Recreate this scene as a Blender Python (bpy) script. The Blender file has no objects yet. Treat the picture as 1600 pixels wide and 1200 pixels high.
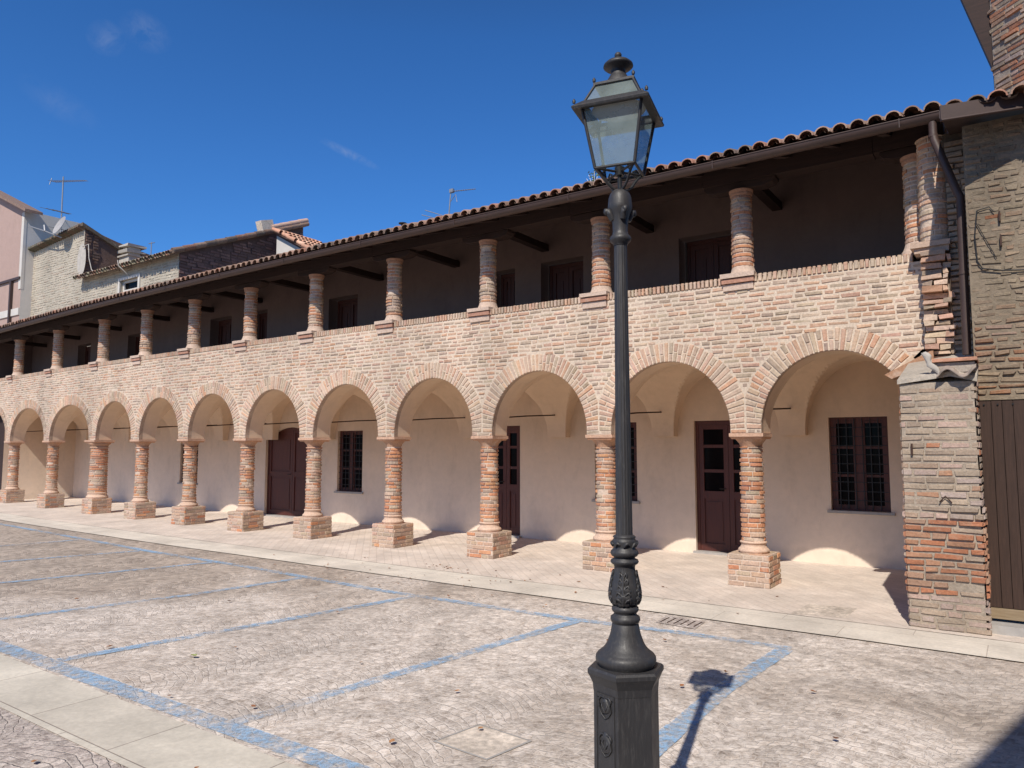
import bpy, math, random
from mathutils import Vector, Matrix
R = random.Random(7)
sc = bpy.context.scene
C = sc.collection
PI = math.pi
# ------------------------------------------------------------------ helpers
def bend(p):
    """the old arcade is not quite straight: it curves gently away at its west end"""
    x, y, z = p
    t = min(x + 8.0, 0.0)
    return (x, y + 0.0022 * t * t, z)

class MB:
    def __init__(s): s.v = []; s.f = []; s.c = []; s.sm = []
    def add(s, vs, fs, col=(1, 1, 1), smooth=False):
        b = len(s.v); s.v += [tuple(p) for p in vs]
        for f in fs:
            s.f.append(tuple(i + b for i in f)); s.c.append(col); s.sm.append(smooth)
    def quad(s, a, b, c, d, col=(1, 1, 1)): s.add([a, b, c, d], [(0, 1, 2, 3)], col)
    def box(s, x0, x1, y0, y1, z0, z1, col=(1, 1, 1), j=0.0):
        vs = [(x + R.uniform(-j, j), y + R.uniform(-j, j), z + R.uniform(-j, j)) for x in (x0, x1) for y in (y0, y1) for z in (z0, z1)]
        s.add(vs, [(0, 1, 3, 2), (4, 6, 7, 5), (0, 4, 5, 1), (2, 3, 7, 6), (0, 2, 6, 4), (1, 5, 7, 3)], col)
    def rbox(s, c, half, rot, col=(1, 1, 1)):
        M = rot; vs = []
        for i in (-1, 1):
            for j in (-1, 1):
                for k in (-1, 1):
                    vs.append(tuple(Vector(c) + M @ Vector((i * half[0], j * half[1], k * half[2]))))
        s.add(vs, [(0, 1, 3, 2), (4, 6, 7, 5), (0, 4, 5, 1), (2, 3, 7, 6), (0, 2, 6, 4), (1, 5, 7, 3)], col)
    def tube(s, pts, r, n=8, col=(1, 1, 1), cap=True):
        pts = [Vector(p) for p in pts]; rs = r if isinstance(r, (list, tuple)) else [r] * len(pts)
        rings = []; prev = None
        for i, p in enumerate(pts):
            d = (pts[min(i + 1, len(pts) - 1)] - pts[max(i - 1, 0)]).normalized()
            up = prev if prev is not None else (Vector((0, 0, 1)) if abs(d.z) < .9 else Vector((1, 0, 0)))
            a = d.cross(up).normalized(); b = d.cross(a).normalized(); prev = -b if False else up
            rings.append([tuple(p + (a * math.cos(2 * PI * k / n) + b * math.sin(2 * PI * k / n)) * rs[i]) for k in range(n)])
        vs = [q for rg in rings for q in rg]; fs = []
        for i in range(len(pts) - 1):
            for k in range(n):
                fs.append((i * n + k, i * n + (k + 1) % n, (i + 1) * n + (k + 1) % n, (i + 1) * n + k))
        s.add(vs, fs, col, True)
        if cap: s.add(rings[0], [tuple(range(n))], col); s.add(rings[-1], [tuple(range(n))], col)
    def lathe(s, prof, n=32, col=(1, 1, 1), c=(0, 0, 0), rf=None, sq=False):
        vs = []
        for i, (r, z) in enumerate(prof):
            for k in range(n):
                a = 2 * PI * k / n; rr = r * (rf(a, z) if rf else 1)
                vs.append((c[0] + rr * math.cos(a), c[1] + rr * math.sin(a), c[2] + z))
        fs = [(i * n + k, i * n + (k + 1) % n, (i + 1) * n + (k + 1) % n, (i + 1) * n + k) for i in range(len(prof) - 1) for k in range(n)]
        s.add(vs, fs, col, True)
        s.add(vs[:n], [tuple(range(n))][:1], col); s.add(vs[-n:], [tuple(range(n))], col)
    def brick(s, P, u0, u1, v0, v1, h, col, bu=.006, bv=.006, n=1, j=.003, base=-.006):
        """one pillow shaped brick laid on the surface P(u, v, height)"""
        ju = [R.uniform(-j, j) for _ in range(4)]; jv = [R.uniform(-j, j) for _ in range(4)]
        bu = min(bu, (u1 - u0) * .3); bv = min(bv, (v1 - v0) * .3)
        def Q(a, b, e, hh):     # a,b in 0..1 ; e = inset on
            uu0, uu1 = (u0 + bu * e, u1 - bu * e); vv0, vv1 = (v0 + bv * e, v1 - bv * e)
            U = uu0 + (uu1 - uu0) * a + (ju[0] * (1 - a) * (1 - b) + ju[1] * a * (1 - b) + ju[2] * a * b + ju[3] * (1 - a) * b)
            V = vv0 + (vv1 - vv0) * b + (jv[0] * (1 - a) * (1 - b) + jv[1] * a * (1 - b) + jv[2] * a * b + jv[3] * (1 - a) * b)
            return P(U, V, hh)
        hh = [h * R.uniform(.75, 1.2) for _ in range(4)]
        vs = []
        for i in range(n + 1):
            a = i / n
            vs += [Q(a, 0, 0, base), Q(a, 0, 1, hh[0] * (1 - a) + hh[1] * a), Q(a, 1, 1, hh[3] * (1 - a) + hh[2] * a), Q(a, 1, 0, base)]
        fs = []
        for i in range(n):
            b = i * 4
            fs += [(b, b + 4, b + 5, b + 1), (b + 1, b + 5, b + 6, b + 2), (b + 2, b + 6, b + 7, b + 3)]
        fs += [(0, 1, 2, 3), (n * 4, n * 4 + 3, n * 4 + 2, n * 4 + 1)]
        s.add(vs, fs, col)
    def build(s, name, mat, parent=None, bent=False, origin=None):
        vs = [bend(p) for p in s.v] if bent else s.v
        o = parent
        off = Vector((0, 0, 0))
        while o is not None: off += o.location; o = o.parent
        loc = Vector((0, 0, 0))
        if origin is not None: loc = Vector(origin) - off
        t = off + loc
        vs = [(p[0] - t.x, p[1] - t.y, p[2] - t.z) for p in vs]
        me = bpy.data.meshes.new(name); me.from_pydata(vs, [], s.f)
        me.polygons.foreach_set('use_smooth', s.sm)
        ca = me.color_attributes.new('Col', 'FLOAT_COLOR', 'CORNER')
        dat = []
        for p, c in zip(me.polygons, s.c): dat += [c[0], c[1], c[2], 1.0] * p.loop_total
        ca.data.foreach_set('color', dat)
        me.materials.append(mat); me.update()
        ob = bpy.data.objects.new(name, me); C.objects.link(ob); ob.location = loc
        if parent is not None: ob.parent = parent
        return ob

def tag(o, label=None, cat=None, group=None, kind=None):
    if label: o['label'] = label
    if cat: o['category'] = cat
    if group: o['group'] = group
    if kind: o['kind'] = kind
    return o
def thing(name, label, cat, loc=(0, 0, 0), group=None):
    o = bpy.data.objects.new(name, None); C.objects.link(o); o.location = loc; o.empty_display_size = .2
    return tag(o, label, cat, group)
def copy_tree(o, parent=None):
    c = o.copy(); C.objects.link(c); c.parent = parent
    for ch in [k for k in C.objects if k.parent == o]: copy_tree(ch, c)
    return c

# ------------------------------------------------------------------ materials
def nt(name):
    m = bpy.data.materials.new(name); m.use_nodes = True
    t = m.node_tree; t.nodes.clear()
    out = t.nodes.new('ShaderNodeOutputMaterial'); b = t.nodes.new('ShaderNodeBsdfPrincipled')
    t.links.new(b.outputs[0], out.inputs[0])
    return m, t, b, out
def N(t, ty, **kw):
    n = t.nodes.new(ty)
    for k, v in kw.items():
        if k in n.inputs.keys() if isinstance(k, str) else False: n.inputs[k].default_value = v
        else: setattr(n, k, v)
    return n
def val(t, v):
    n = t.nodes.new('ShaderNodeValue'); n.outputs[0].default_value = v; return n.outputs[0]
def math_(t, op, a, b=None, c=None, clamp=False):
    n = t.nodes.new('ShaderNodeMath'); n.operation = op; n.use_clamp = clamp
    for i, x in enumerate((a, b, c)):
        if x is None: continue
        if isinstance(x, (int, float)): n.inputs[i].default_value = x
        else: t.links.new(x, n.inputs[i])
    return n.outputs[0]
def mix(t, fac, a, b, mode='MIX'):
    n = t.nodes.new('ShaderNodeMix'); n.data_type = 'RGBA'; n.blend_type = mode
    for i, x in ((0, fac), (6, a), (7, b)):
        if isinstance(x, (int, float)): n.inputs[i].default_value = x
        elif isinstance(x, tuple): n.inputs[i].default_value = (x[0], x[1], x[2], 1)
        else: t.links.new(x, n.inputs[i])
    return n.outputs[2]
def noise(t, vec, scale, detail=4, rough=.55, dist=0.0):
    n = t.nodes.new('ShaderNodeTexNoise'); n.inputs['Scale'].default_value = scale
    n.inputs['Detail'].default_value = detail; n.inputs['Roughness'].default_value = rough; n.inputs['Distortion'].default_value = dist
    if vec is not None: t.links.new(vec, n.inputs['Vector'])
    return n
def ramp(t, fac, stops):
    n = t.nodes.new('ShaderNodeValToRGB'); e = n.color_ramp.elements
    while len(e) < len(stops): e.new(.5)
    for k, (p, c) in zip(e, stops):
        k.position = p; k.color = (c, c, c, 1) if isinstance(c, (int, float)) else (c[0], c[1], c[2], 1)
    t.links.new(fac, n.inputs[0]); return n.outputs[0]
def pos(t): return t.nodes.new('ShaderNodeNewGeometry').outputs['Position']
def mapped(t, vec, s):
    n = t.nodes.new('ShaderNodeMapping'); n.inputs['Scale'].default_value = s; t.links.new(vec, n.inputs[0]); return n.outputs[0]
def bump(t, b, h, strength, dist=.01):
    n = t.nodes.new('ShaderNodeBump'); n.inputs['Strength'].default_value = strength; n.inputs['Distance'].default_value = dist
    t.links.new(h, n.inputs['Height']); t.links.new(n.outputs[0], b.inputs['Normal'])

def brick_mat(name, wash=(.66, .55, .45), wash_lo=.50, wash_hi=.72, wash_max=.75, grime=.25, bumpd=.006):
    m, t, b, o = nt(name); g = pos(t)
    at = t.nodes.new('ShaderNodeAttribute'); at.attribute_name = 'Col'
    n1 = noise(t, g, 38, 5, .65); n2 = noise(t, g, 2.3, 5, .6); n3 = noise(t, g, 11, 4, .7)
    base = mix(t, 1.0, at.outputs['Color'], ramp(t, n1.outputs['Fac'], [(.25, .72), (.7, 1.18)]), 'MULTIPLY')
    f = math_(t, 'ADD', math_(t, 'MULTIPLY', n2.outputs['Fac'], .45), math_(t, 'MULTIPLY', n3.outputs['Fac'], .55))
    w = math_(t, 'MULTIPLY', ramp(t, f, [(wash_lo, 0), (wash_hi, 1)]), wash_max)
    base = mix(t, w, base, wash)
    gr = noise(t, mapped(t, g, (1, 1, .35)), .9, 5, .6)
    base = mix(t, 1.0, base, ramp(t, gr.outputs['Fac'], [(.3, 1 - grime), (.65, 1.06)]), 'MULTIPLY')
    t.links.new(base, b.inputs['Base Color']); b.inputs['Roughness'].default_value = .93
    h = math_(t, 'ADD', math_(t, 'MULTIPLY', n1.outputs['Fac'], .6), n3.outputs['Fac'])
    bump(t, b, h, .7, bumpd); return m
def plain(name, col, rough=.8, ns=6., amt=.15, bd=.002, bs=.4, metal=0., spec=None, ns2=None):
    m, t, b, o = nt(name); g = pos(t)
    n1 = noise(t, g, ns, 6, .6)
    base = mix(t, 1.0, tuple(col), ramp(t, n1.outputs['Fac'], [(.3, 1 - amt), (.7, 1 + amt)]), 'MULTIPLY')
    if ns2:
        n2 = noise(t, g, ns2, 4, .6); base = mix(t, 1.0, base, ramp(t, n2.outputs['Fac'], [(.3, 1 - amt), (.7, 1 + amt)]), 'MULTIPLY')
    t.links.new(base, b.inputs['Base Color']); b.inputs['Roughness'].default_value = rough; b.inputs['Metallic'].default_value = metal
    if spec is not None: b.inputs['Specular IOR Level'].default_value = spec
    n3 = noise(t, g, ns * 9, 4, .6); bump(t, b, n3.outputs['Fac'], bs, bd); return m
def attr_mat(name, rough=.85, amt=.2, ns=14., bd=.004, lichen=None):
    m, t, b, o = nt(name); g = pos(t)
    at = t.nodes.new('ShaderNodeAttribute'); at.attribute_name = 'Col'
    n1 = noise(t, g, ns, 5, .65)
    base = mix(t, 1.0, at.outputs['Color'], ramp(t, n1.outputs['Fac'], [(.3, 1 - amt), (.7, 1 + amt)]), 'MULTIPLY')
    if lichen:
        n2 = noise(t, g, 7, 5, .7); base = mix(t, ramp(t, n2.outputs['Fac'], [(.55, 0), (.68, .7)]), base, lichen)
    t.links.new(base, b.inputs['Base Color']); b.inputs['Roughness'].default_value = rough
    bump(t, b, n1.outputs['Fac'], .6, bd); return m
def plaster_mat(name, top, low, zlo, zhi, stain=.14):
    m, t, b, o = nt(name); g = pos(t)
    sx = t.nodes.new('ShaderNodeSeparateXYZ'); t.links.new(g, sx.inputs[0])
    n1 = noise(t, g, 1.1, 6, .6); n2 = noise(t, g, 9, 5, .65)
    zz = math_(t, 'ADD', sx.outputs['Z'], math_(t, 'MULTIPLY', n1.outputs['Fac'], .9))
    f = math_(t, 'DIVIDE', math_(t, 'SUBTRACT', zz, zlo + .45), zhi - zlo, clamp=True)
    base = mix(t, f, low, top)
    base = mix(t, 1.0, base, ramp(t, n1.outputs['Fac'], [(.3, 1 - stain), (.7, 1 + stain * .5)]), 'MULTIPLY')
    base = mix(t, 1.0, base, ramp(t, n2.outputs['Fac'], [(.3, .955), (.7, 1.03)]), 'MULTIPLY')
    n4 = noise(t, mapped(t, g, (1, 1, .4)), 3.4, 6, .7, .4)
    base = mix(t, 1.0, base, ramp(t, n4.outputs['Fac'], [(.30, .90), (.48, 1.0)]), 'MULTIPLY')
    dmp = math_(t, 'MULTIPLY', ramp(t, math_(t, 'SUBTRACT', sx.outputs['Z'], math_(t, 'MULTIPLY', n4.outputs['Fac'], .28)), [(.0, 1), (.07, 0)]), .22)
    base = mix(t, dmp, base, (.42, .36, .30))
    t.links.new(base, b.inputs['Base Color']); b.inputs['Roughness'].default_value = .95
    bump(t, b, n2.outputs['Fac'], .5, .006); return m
def sett_mat(name, c1, c2, c3, mortar, W=1.15, white=.88, bd=.008, dust=(.84, .745, .66)):
    """small porphyry cubes laid in segmental arcs, worn and dusty"""
    m, t, b, o = nt(name); g = pos(t)
    wn = noise(t, g, 3.1, 3, .6); ws = t.nodes.new('ShaderNodeSeparateColor'); t.links.new(wn.outputs['Color'], ws.inputs[0])
    sp = t.nodes.new('ShaderNodeSeparateXYZ'); t.links.new(g, sp.inputs[0])
    X = math_(t, 'ADD', sp.outputs['X'], math_(t, 'MULTIPLY', ws.outputs[0], .16))
    Y = math_(t, 'ADD', sp.outputs['Y'], math_(t, 'MULTIPLY', ws.outputs[1], .16))
    tri = math_(t, 'PINGPONG', X, W / 2)                       # smooth fans without a seam
    u = math_(t, 'DIVIDE', tri, W / 2)
    arc = math_(t, 'MULTIPLY', math_(t, 'MULTIPLY', u, math_(t, 'SUBTRACT', 2.0, u)), .26)
    v = math_(t, 'SUBTRACT', Y, arc)
    cb = t.nodes.new('ShaderNodeCombineXYZ'); t.links.new(X, cb.inputs[0]); t.links.new(v, cb.inputs[1])
    br = t.nodes.new('ShaderNodeTexBrick'); t.links.new(cb.outputs[0], br.inputs[0])
    br.inputs['Scale'].default_value = 1.0; br.inputs['Brick Width'].default_value = .078; br.inputs['Row Height'].default_value = .070
    br.inputs['Mortar Size'].default_value = .008; br.inputs['Mortar Smooth'].default_value = .8
    br.inputs['Color1'].default_value = (0, 0, 0, 1); br.inputs['Color2'].default_value = (1, 1, 1, 1); br.inputs['Mortar'].default_value = (.5, .5, .5, 1)
    n1 = noise(t, g, 55, 4, .65); n2 = noise(t, g, .42, 6, .6, .5); n3 = noise(t, g, 4.5, 6, .7, .6); n4 = noise(t, g, 9, 8, .78, .8); n5 = noise(t, g, 24, 6, .75, .5)
    cellc = ramp(t, math_(t, 'ADD', math_(t, 'MULTIPLY', br.outputs['Color'], .6), math_(t, 'MULTIPLY', n3.outputs['Fac'], .4)), [(.15, c1), (.45, c2), (.8, c3)])
    base = mix(t, 1.0, cellc, ramp(t, n1.outputs['Fac'], [(.3, .82), (.7, 1.15)]), 'MULTIPLY')
    jm = math_(t, 'MULTIPLY', br.outputs['Fac'], ramp(t, n3.outputs['Fac'], [(.35, .15), (.62, .95)]))
    base = mix(t, jm, base, mortar)
    vd = t.nodes.new('ShaderNodeVectorMath'); vd.operation = 'DISTANCE'; t.links.new(g, vd.inputs[0]); vd.inputs[1].default_value = (-2.3, -4.6, 0)
    dd = math_(t, 'DIVIDE', vd.outputs['Value'], 9.0)
    zone = ramp(t, math_(t, 'SUBTRACT', math_(t, 'ADD', n2.outputs['Fac'], .16), math_(t, 'MULTIPLY', dd, .62)), [(.28, .10), (.50, 1)])
    w = math_(t, 'MULTIPLY', ramp(t, math_(t, 'ADD', math_(t, 'MULTIPLY', n4.outputs['Fac'], .5), math_(t, 'MULTIPLY', n5.outputs['Fac'], .5)), [(.40, 0), (.55, 1)]), math_(t, 'MULTIPLY', zone, white))
    w = math_(t, 'MAXIMUM', w, math_(t, 'MULTIPLY', math_(t, 'MULTIPLY', br.outputs['Fac'], zone), white * .8))
    base = mix(t, w, base, dust)
    d2 = noise(t, g, 1.1, 7, .72, .8)
    base = mix(t, 1.0, base, ramp(t, d2.outputs['Fac'], [(.3, .68), (.58, 1.03)]), 'MULTIPLY')
    d3 = noise(t, g, 2.7, 3, .5, 1.2)
    base = mix(t, ramp(t, d3.outputs['Fac'], [(.66, 0), (.74, .35)]), base, (.22, .17, .14))
    pits = noise(t, mapped(t, g, (1.0, 1.7, 1.0)), 21, 5, .8, .4)
    base = mix(t, 1.0, base, ramp(t, pits.outputs['Fac'], [(.33, .55), (.47, 1.0)]), 'MULTIPLY')
    jd = math_(t, 'MULTIPLY', br.outputs['Fac'], ramp(t, noise(t, g, 6.5, 4, .6).outputs['Fac'], [(.38, .02), (.62, .27)]))
    base = mix(t, jd, base, (.24, .19, .155))
    base = mix(t, 1.0, base, ramp(t, br.outputs['Color'], [(0, .86), (1, 1.08)]), 'MULTIPLY')
    t.links.new(base, b.inputs['Base Color']); b.inputs['Roughness'].default_value = .88
    h = math_(t, 'ADD', math_(t, 'MULTIPLY', br.outputs['Fac'], -.55), math_(t, 'ADD', math_(t, 'MULTIPLY', br.outputs['Color'], .35), math_(t, 'ADD', math_(t, 'MULTIPLY', n1.outputs['Fac'], .4), math_(t, 'MULTIPLY', n5.outputs['Fac'], .8))))
    bump(t, b, h, .8, bd); return m
def paver_mat(name, c1, c2, mortar, bw, rh, rot=0.0, ms=.006, bd=.004, stain=.2):
    m, t, b, o = nt(name); g = pos(t)
    mp = t.nodes.new('ShaderNodeMapping'); mp.inputs['Rotation'].default_value = (0, 0, rot); t.links.new(g, mp.inputs[0])
    br = t.nodes.new('ShaderNodeTexBrick'); t.links.new(mp.outputs[0], br.inputs[0])
    br.inputs['Scale'].default_value = 1.0; br.inputs['Brick Width'].default_value = bw; br.inputs['Row Height'].default_value = rh
    br.inputs['Mortar Size'].default_value = ms; br.inputs['Mortar Smooth'].default_value = .4
    br.inputs['Color1'].default_value = (*c1, 1); br.inputs['Color2'].default_value = (*c2, 1); br.inputs['Mortar'].default_value = (*mortar, 1)
    n1 = noise(t, g, 1.4, 6, .65, .4); n2 = noise(t, g, 30, 4, .6)
    base = mix(t, 1.0, br.outputs['Color'], ramp(t, n1.outputs['Fac'], [(.3, 1 - stain), (.68, 1 + stain * .4)]), 'MULTIPLY')
    base = mix(t, 1.0, base, ramp(t, n2.outputs['Fac'], [(.3, .9), (.7, 1.07)]), 'MULTIPLY')
    t.links.new(base, b.inputs['Base Color']); b.inputs['Roughness'].default_value = .88
    h = math_(t, 'ADD', math_(t, 'MULTIPLY', br.outputs['Fac'], -1.0), math_(t, 'MULTIPLY', n2.outputs['Fac'], .5))
    bump(t, b, h, .7, bd); return m
def paint_mat():
    m, t, b, o = nt('worn_blue_paint'); g = pos(t)
    n1 = noise(t, g, 16, 6, .75, .5); n2 = noise(t, g, 1.1, 4, .6)
    vo = noise(t, g, 34, 5, .7, .8)
    joint = ramp(t, vo.outputs['Fac'], [(.38, 0), (.52, 1)])
    f = math_(t, 'ADD', math_(t, 'MULTIPLY', n1.outputs['Fac'], .75), math_(t, 'MULTIPLY', n2.outputs['Fac'], .5))
    keep = math_(t, 'MULTIPLY', ramp(t, f, [(.54, .05), (.74, .86)]), math_(t, 'ADD', math_(t, 'MULTIPLY', joint, .55), .45))
    n3 = noise(t, g, 30, 3, .6)
    t.links.new(mix(t, n3.outputs['Fac'], (.20, .42, .70), (.42, .58, .74)), b.inputs['Base Color']); b.inputs['Roughness'].default_value = .8
    tr = t.nodes.new('ShaderNodeBsdfTransparent'); mx = t.nodes.new('ShaderNodeMixShader')
    t.links.new(keep, mx.inputs[0]); t.links.new(tr.outputs[0], mx.inputs[1]); t.links.new(b.outputs[0], mx.inputs[2]); t.links.new(mx.outputs[0], o.inputs[0])
    bump(t, b, joint, .4, .006); return m
def glass_mat(name, tint=(.75, .85, .85), dirt=.35, alpha=.55, spec=.5):
    m, t, b, o = nt(name); g = pos(t)
    n = noise(t, g, 9, 4, .6)
    b.inputs['Base Color'].default_value = (*tint, 1); b.inputs['Roughness'].default_value = .10; b.inputs['Specular IOR Level'].default_value = spec
    tr = t.nodes.new('ShaderNodeBsdfTransparent'); tr.inputs[0].default_value = (.86, .92, .93, 1); mx = t.nodes.new('ShaderNodeMixShader')
    t.links.new(ramp(t, n.outputs['Fac'], [(.3, max(alpha - dirt, .05)), (.75, alpha)]), mx.inputs[0])
    t.links.new(tr.outputs[0], mx.inputs[1]); t.links.new(b.outputs[0], mx.inputs[2]); t.links.new(mx.outputs[0], o.inputs[0]); return m
def wood_mat(name, c1, c2, rough=.7, ax=2, sc_=14, bd=.002):
    m, t, b, o = nt(name); g = pos(t)
    s = [sc_, sc_, sc_]; s[ax] = sc_ * .06
    n1 = noise(t, mapped(t, g, tuple(s)), 3, 6, .7, .3)
    t.links.new(mix(t, ramp(t, n1.outputs['Fac'], [(.3, 0), (.7, 1)]), c1, c2), b.inputs['Base Color']); b.inputs['Roughness'].default_value = rough
    bump(t, b, n1.outputs['Fac'], .5, bd); return m

M = {}
M['brick'] = brick_mat('pale_washed_brick', grime=.22, wash=(.67, .535, .41), wash_lo=.47, wash_hi=.68, wash_max=.66, bumpd=.010)
M['mortar'] = brick_mat('lime_mortar', wash=(.66, .53, .42), wash_max=.5, grime=.15)
M['colbrick'] = brick_mat('column_brick', wash_lo=.56, wash_hi=.74, wash_max=.6, grime=.1, bumpd=.012)
M['pillar'] = brick_mat('weathered_pillar_brick', wash=(.38, .30, .22), wash_lo=.50, wash_hi=.66, wash_max=.6, grime=.42, bumpd=.016)
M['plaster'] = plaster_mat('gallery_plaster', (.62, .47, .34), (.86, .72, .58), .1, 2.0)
M['vault'] = plaster_mat('vault_plaster', (.66, .49, .34), (.66, .50, .36), 1.9, 3.0, .08)
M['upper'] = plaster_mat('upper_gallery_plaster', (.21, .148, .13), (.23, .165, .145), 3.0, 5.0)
M['darkwood'] = wood_mat('dark_roof_timber', (.018, .008, .006), (.042, .019, .013), .8, 0)
M['door'] = wood_mat('stained_door_wood', (.060, .014, .009), (.100, .024, .014), .55, 2)
M['gatewood'] = wood_mat('old_gate_planks', (.030, .015, .010), (.062, .032, .022), .8, 2, 22)
M['palewood'] = wood_mat('weathered_plank', (.20, .14, .08), (.34, .26, .17), .85, 0, 22)
M['iron'] = plain('black_iron', (.02, .02, .022), .55, 20, .2, metal=.3)
M['rust'] = plain('rusty_tie_iron', (.05, .022, .014), .8, 20, .3)
M['glass'] = glass_mat('dark_window_glass', (.006, .005, .006), 0, 1.0, .05)
M['lampglass'] = glass_mat('dusty_lantern_glass', (.34, .41, .40), .25, .58)
M['castiron'] = plain('grey_cast_iron_paint', (.050, .049, .053), .42, 12, .18, .0015, .35, ns2=60, spec=.6)
m_, t_, b_, o_ = nt('worn_cast_iron'); g_ = pos(t_)
a1 = noise(t_, g_, 26, 6, .7); a2 = noise(t_, mapped(t_, g_, (60, 60, 7)), 2, 5, .7); a3 = noise(t_, g_, 4, 4, .6)
bc_ = mix(t_, a3.outputs['Fac'], (.028, .027, .029), (.046, .044, .046))
bc_ = mix(t_, ramp(t_, a2.outputs['Fac'], [(.52, 0), (.70, .55)]), bc_, (.085, .08, .078))
bc_ = mix(t_, ramp(t_, a1.outputs['Fac'], [(.64, 0), (.72, .6)]), bc_, (.10, .06, .04))
t_.links.new(bc_, b_.inputs['Base Color']); t_.links.new(ramp(t_, a2.outputs['Fac'], [(.3, .38), (.7, .66)]), b_.inputs['Roughness'])
bump(t_, b_, noise(t_, g_, 150, 4, .6).outputs['Fac'], .35, .0016); M['castiron'] = m_
M['copper'] = plain('brown_painted_gutter', (.058, .033, .026), .55, 5, .15, spec=.5)
M['tile'] = attr_mat('clay_roof_tile', .9, .28, 16, .006, (.30, .27, .20))
M['sillstone'] = plain('grey_sill_stone', (.36, .34, .32), .8, 10, .12)
M['strip'] = paver_mat('kerb_stone', (.72, .65, .55), (.66, .59, .50), (.50, .43, .36), 1.15, .72, 0, .004, .003, .26)
M['nearstrip'] = paver_mat('near_kerb_stone', (.68, .62, .52), (.62, .56, .47), (.36, .30, .25), .95, .53, 0, .005, .004, .26)
M['floor'] = paver_mat('gallery_brick_paving', (.72, .62, .53), (.66, .56, .475), (.60, .51, .43), .24, .115, .785, .006, .003, .26)
M['sett'] = sett_mat('porphyry_setts', (.30, .235, .19), (.41, .33, .265), (.49, .40, .325), (.50, .43, .35))
M['sett2'] = sett_mat('darker_setts', (.22, .17, .155), (.34, .27, .24), (.45, .37, .33), (.24, .19, .16), white=.6, bd=.014)
M['paint'] = paint_mat()
M['stonewall'] = brick_mat('pale_rubble_wall', wash=(.50, .44, .35), wash_lo=.42, wash_hi=.62, wash_max=.6, grime=.2, bumpd=.04)
M['darkbrick'] = brick_mat('dark_old_brick', wash=(.16, .10, .085), wash_max=.5, grime=.4, bumpd=.03)
M['pink'] = plaster_mat('pink_render', (.42, .29, .25), (.42, .29, .24), 5, 16, .06)
M['white'] = plain('white_render', (.58, .54, .49), .9, 2, .06)
M['alu'] = plain('aluminium', (.30, .30, .31), .5, 20, .1, metal=.5)
M['dish'] = plain('weathered_dish', (.36, .34, .33), .6, 8, .12)
M['concrete'] = plain('pale_concrete', (.46, .42, .37), .9, 6, .15)
M['rustplate'] = plain('rust_speckled_cover', (.56, .48, .40), .85, 22, .35, .006, .6, ns2=3)
M['leaf'] = attr_mat('dry_leaf', .8, .3, 60, .001)
M['green'] = attr_mat('weed_leaf', .7, .3, 40, .001)

PAL = [(.52, .34, .245), (.48, .34, .245), (.45, .345, .25), (.55, .38, .275), (.53, .325, .22), (.40, .295, .215), (.48, .36, .265), (.53, .39, .29), (.48, .29, .205)]
HOTC = [(.58, .27, .14), (.54, .24, .13), (.60, .31, .17), (.50, .27, .17)]
HOT = [(.55, .32, .205), (.52, .29, .18), (.56, .35, .23)]
def bcol(hot=.07, dark=.04, k=1.0, pal=None):
    r = R.random()
    c = R.choice(pal or HOT) if r < hot else ((.36, .265, .20) if r < hot + dark else R.choice(PAL))
    s = k * R.uniform(.88, 1.08)
    return (c[0] * s, c[1] * s * R.uniform(.97, 1.03), c[2] * s * R.uniform(.95, 1.05))
MORT = (.66, .535, .415)

# ------------------------------------------------------------------ layout
COL = [-27.0, -24.08, -21.06, -18.17, -15.93, -13.80, -11.68, -9.60, -7.52, -5.45, -3.40, -1.345]
RIGHT = .72
ENDX = .655          # right end of the parapet wall
ZS = 1.87            # springing
ZC, BR, VT = 1.92, .91, .265
ax = COL + [RIGHT]
ARCH = [((ax[i] + ax[i + 1]) / 2, (ax[i + 1] - ax[i]) / 2 - .19, i) for i in range(len(ax) - 1)]
ZT = 3.755
YF = .05

arcade = thing('arcade_building', 'long two storey brick arcade with round arches below and open gallery under tiled roof', 'building', (-11, .25, 0))

# facade wall: mortar sheet with arch openings, then the bricks
def opening(x):
    for c, a, i in ARCH:
        if abs(x - c) < a: return ZC + BR * math.sqrt(max(0, 1 - ((x - c) / a) ** 2))
    return ZS
mb = MB()
xs = set([-28.5, ENDX])
for c, a, i in ARCH:
    for k in range(37):
        x = c - a * math.cos(PI * k / 36); xs.add(round(x, 5))
    xs.add(round(c - a - .001, 5)); xs.add(round(c + a + .001, 5))
xs = sorted(x for x in xs if x <= ENDX)
for x0, x1 in zip(xs, xs[1:]):
    z0, z1 = opening(x0), opening(x1)
    mb.quad((x0, YF, z0), (x1, YF, z1), (x1, YF, ZT), (x0, YF, ZT), MORT)
    mb.quad((x0, YF, z0), (x0, YF + .09, z0), (x1, YF + .09, z1), (x1, YF, z1), (.42, .30, .22))
    mb.quad((x0, YF, ZT), (x1, YF, ZT), (x1, .45, ZT), (x0, .45, ZT), MORT)
mb.quad((ENDX, YF, 2.3), (ENDX, .45, 2.3), (ENDX, .45, ZT), (ENDX, YF, ZT), MORT)
P = lambda u, v, h: (u, YF - h, v)
rows = []; v = ZS; 
pit = .0625
nrow = int((ZT - ZS) / pit)
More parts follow.
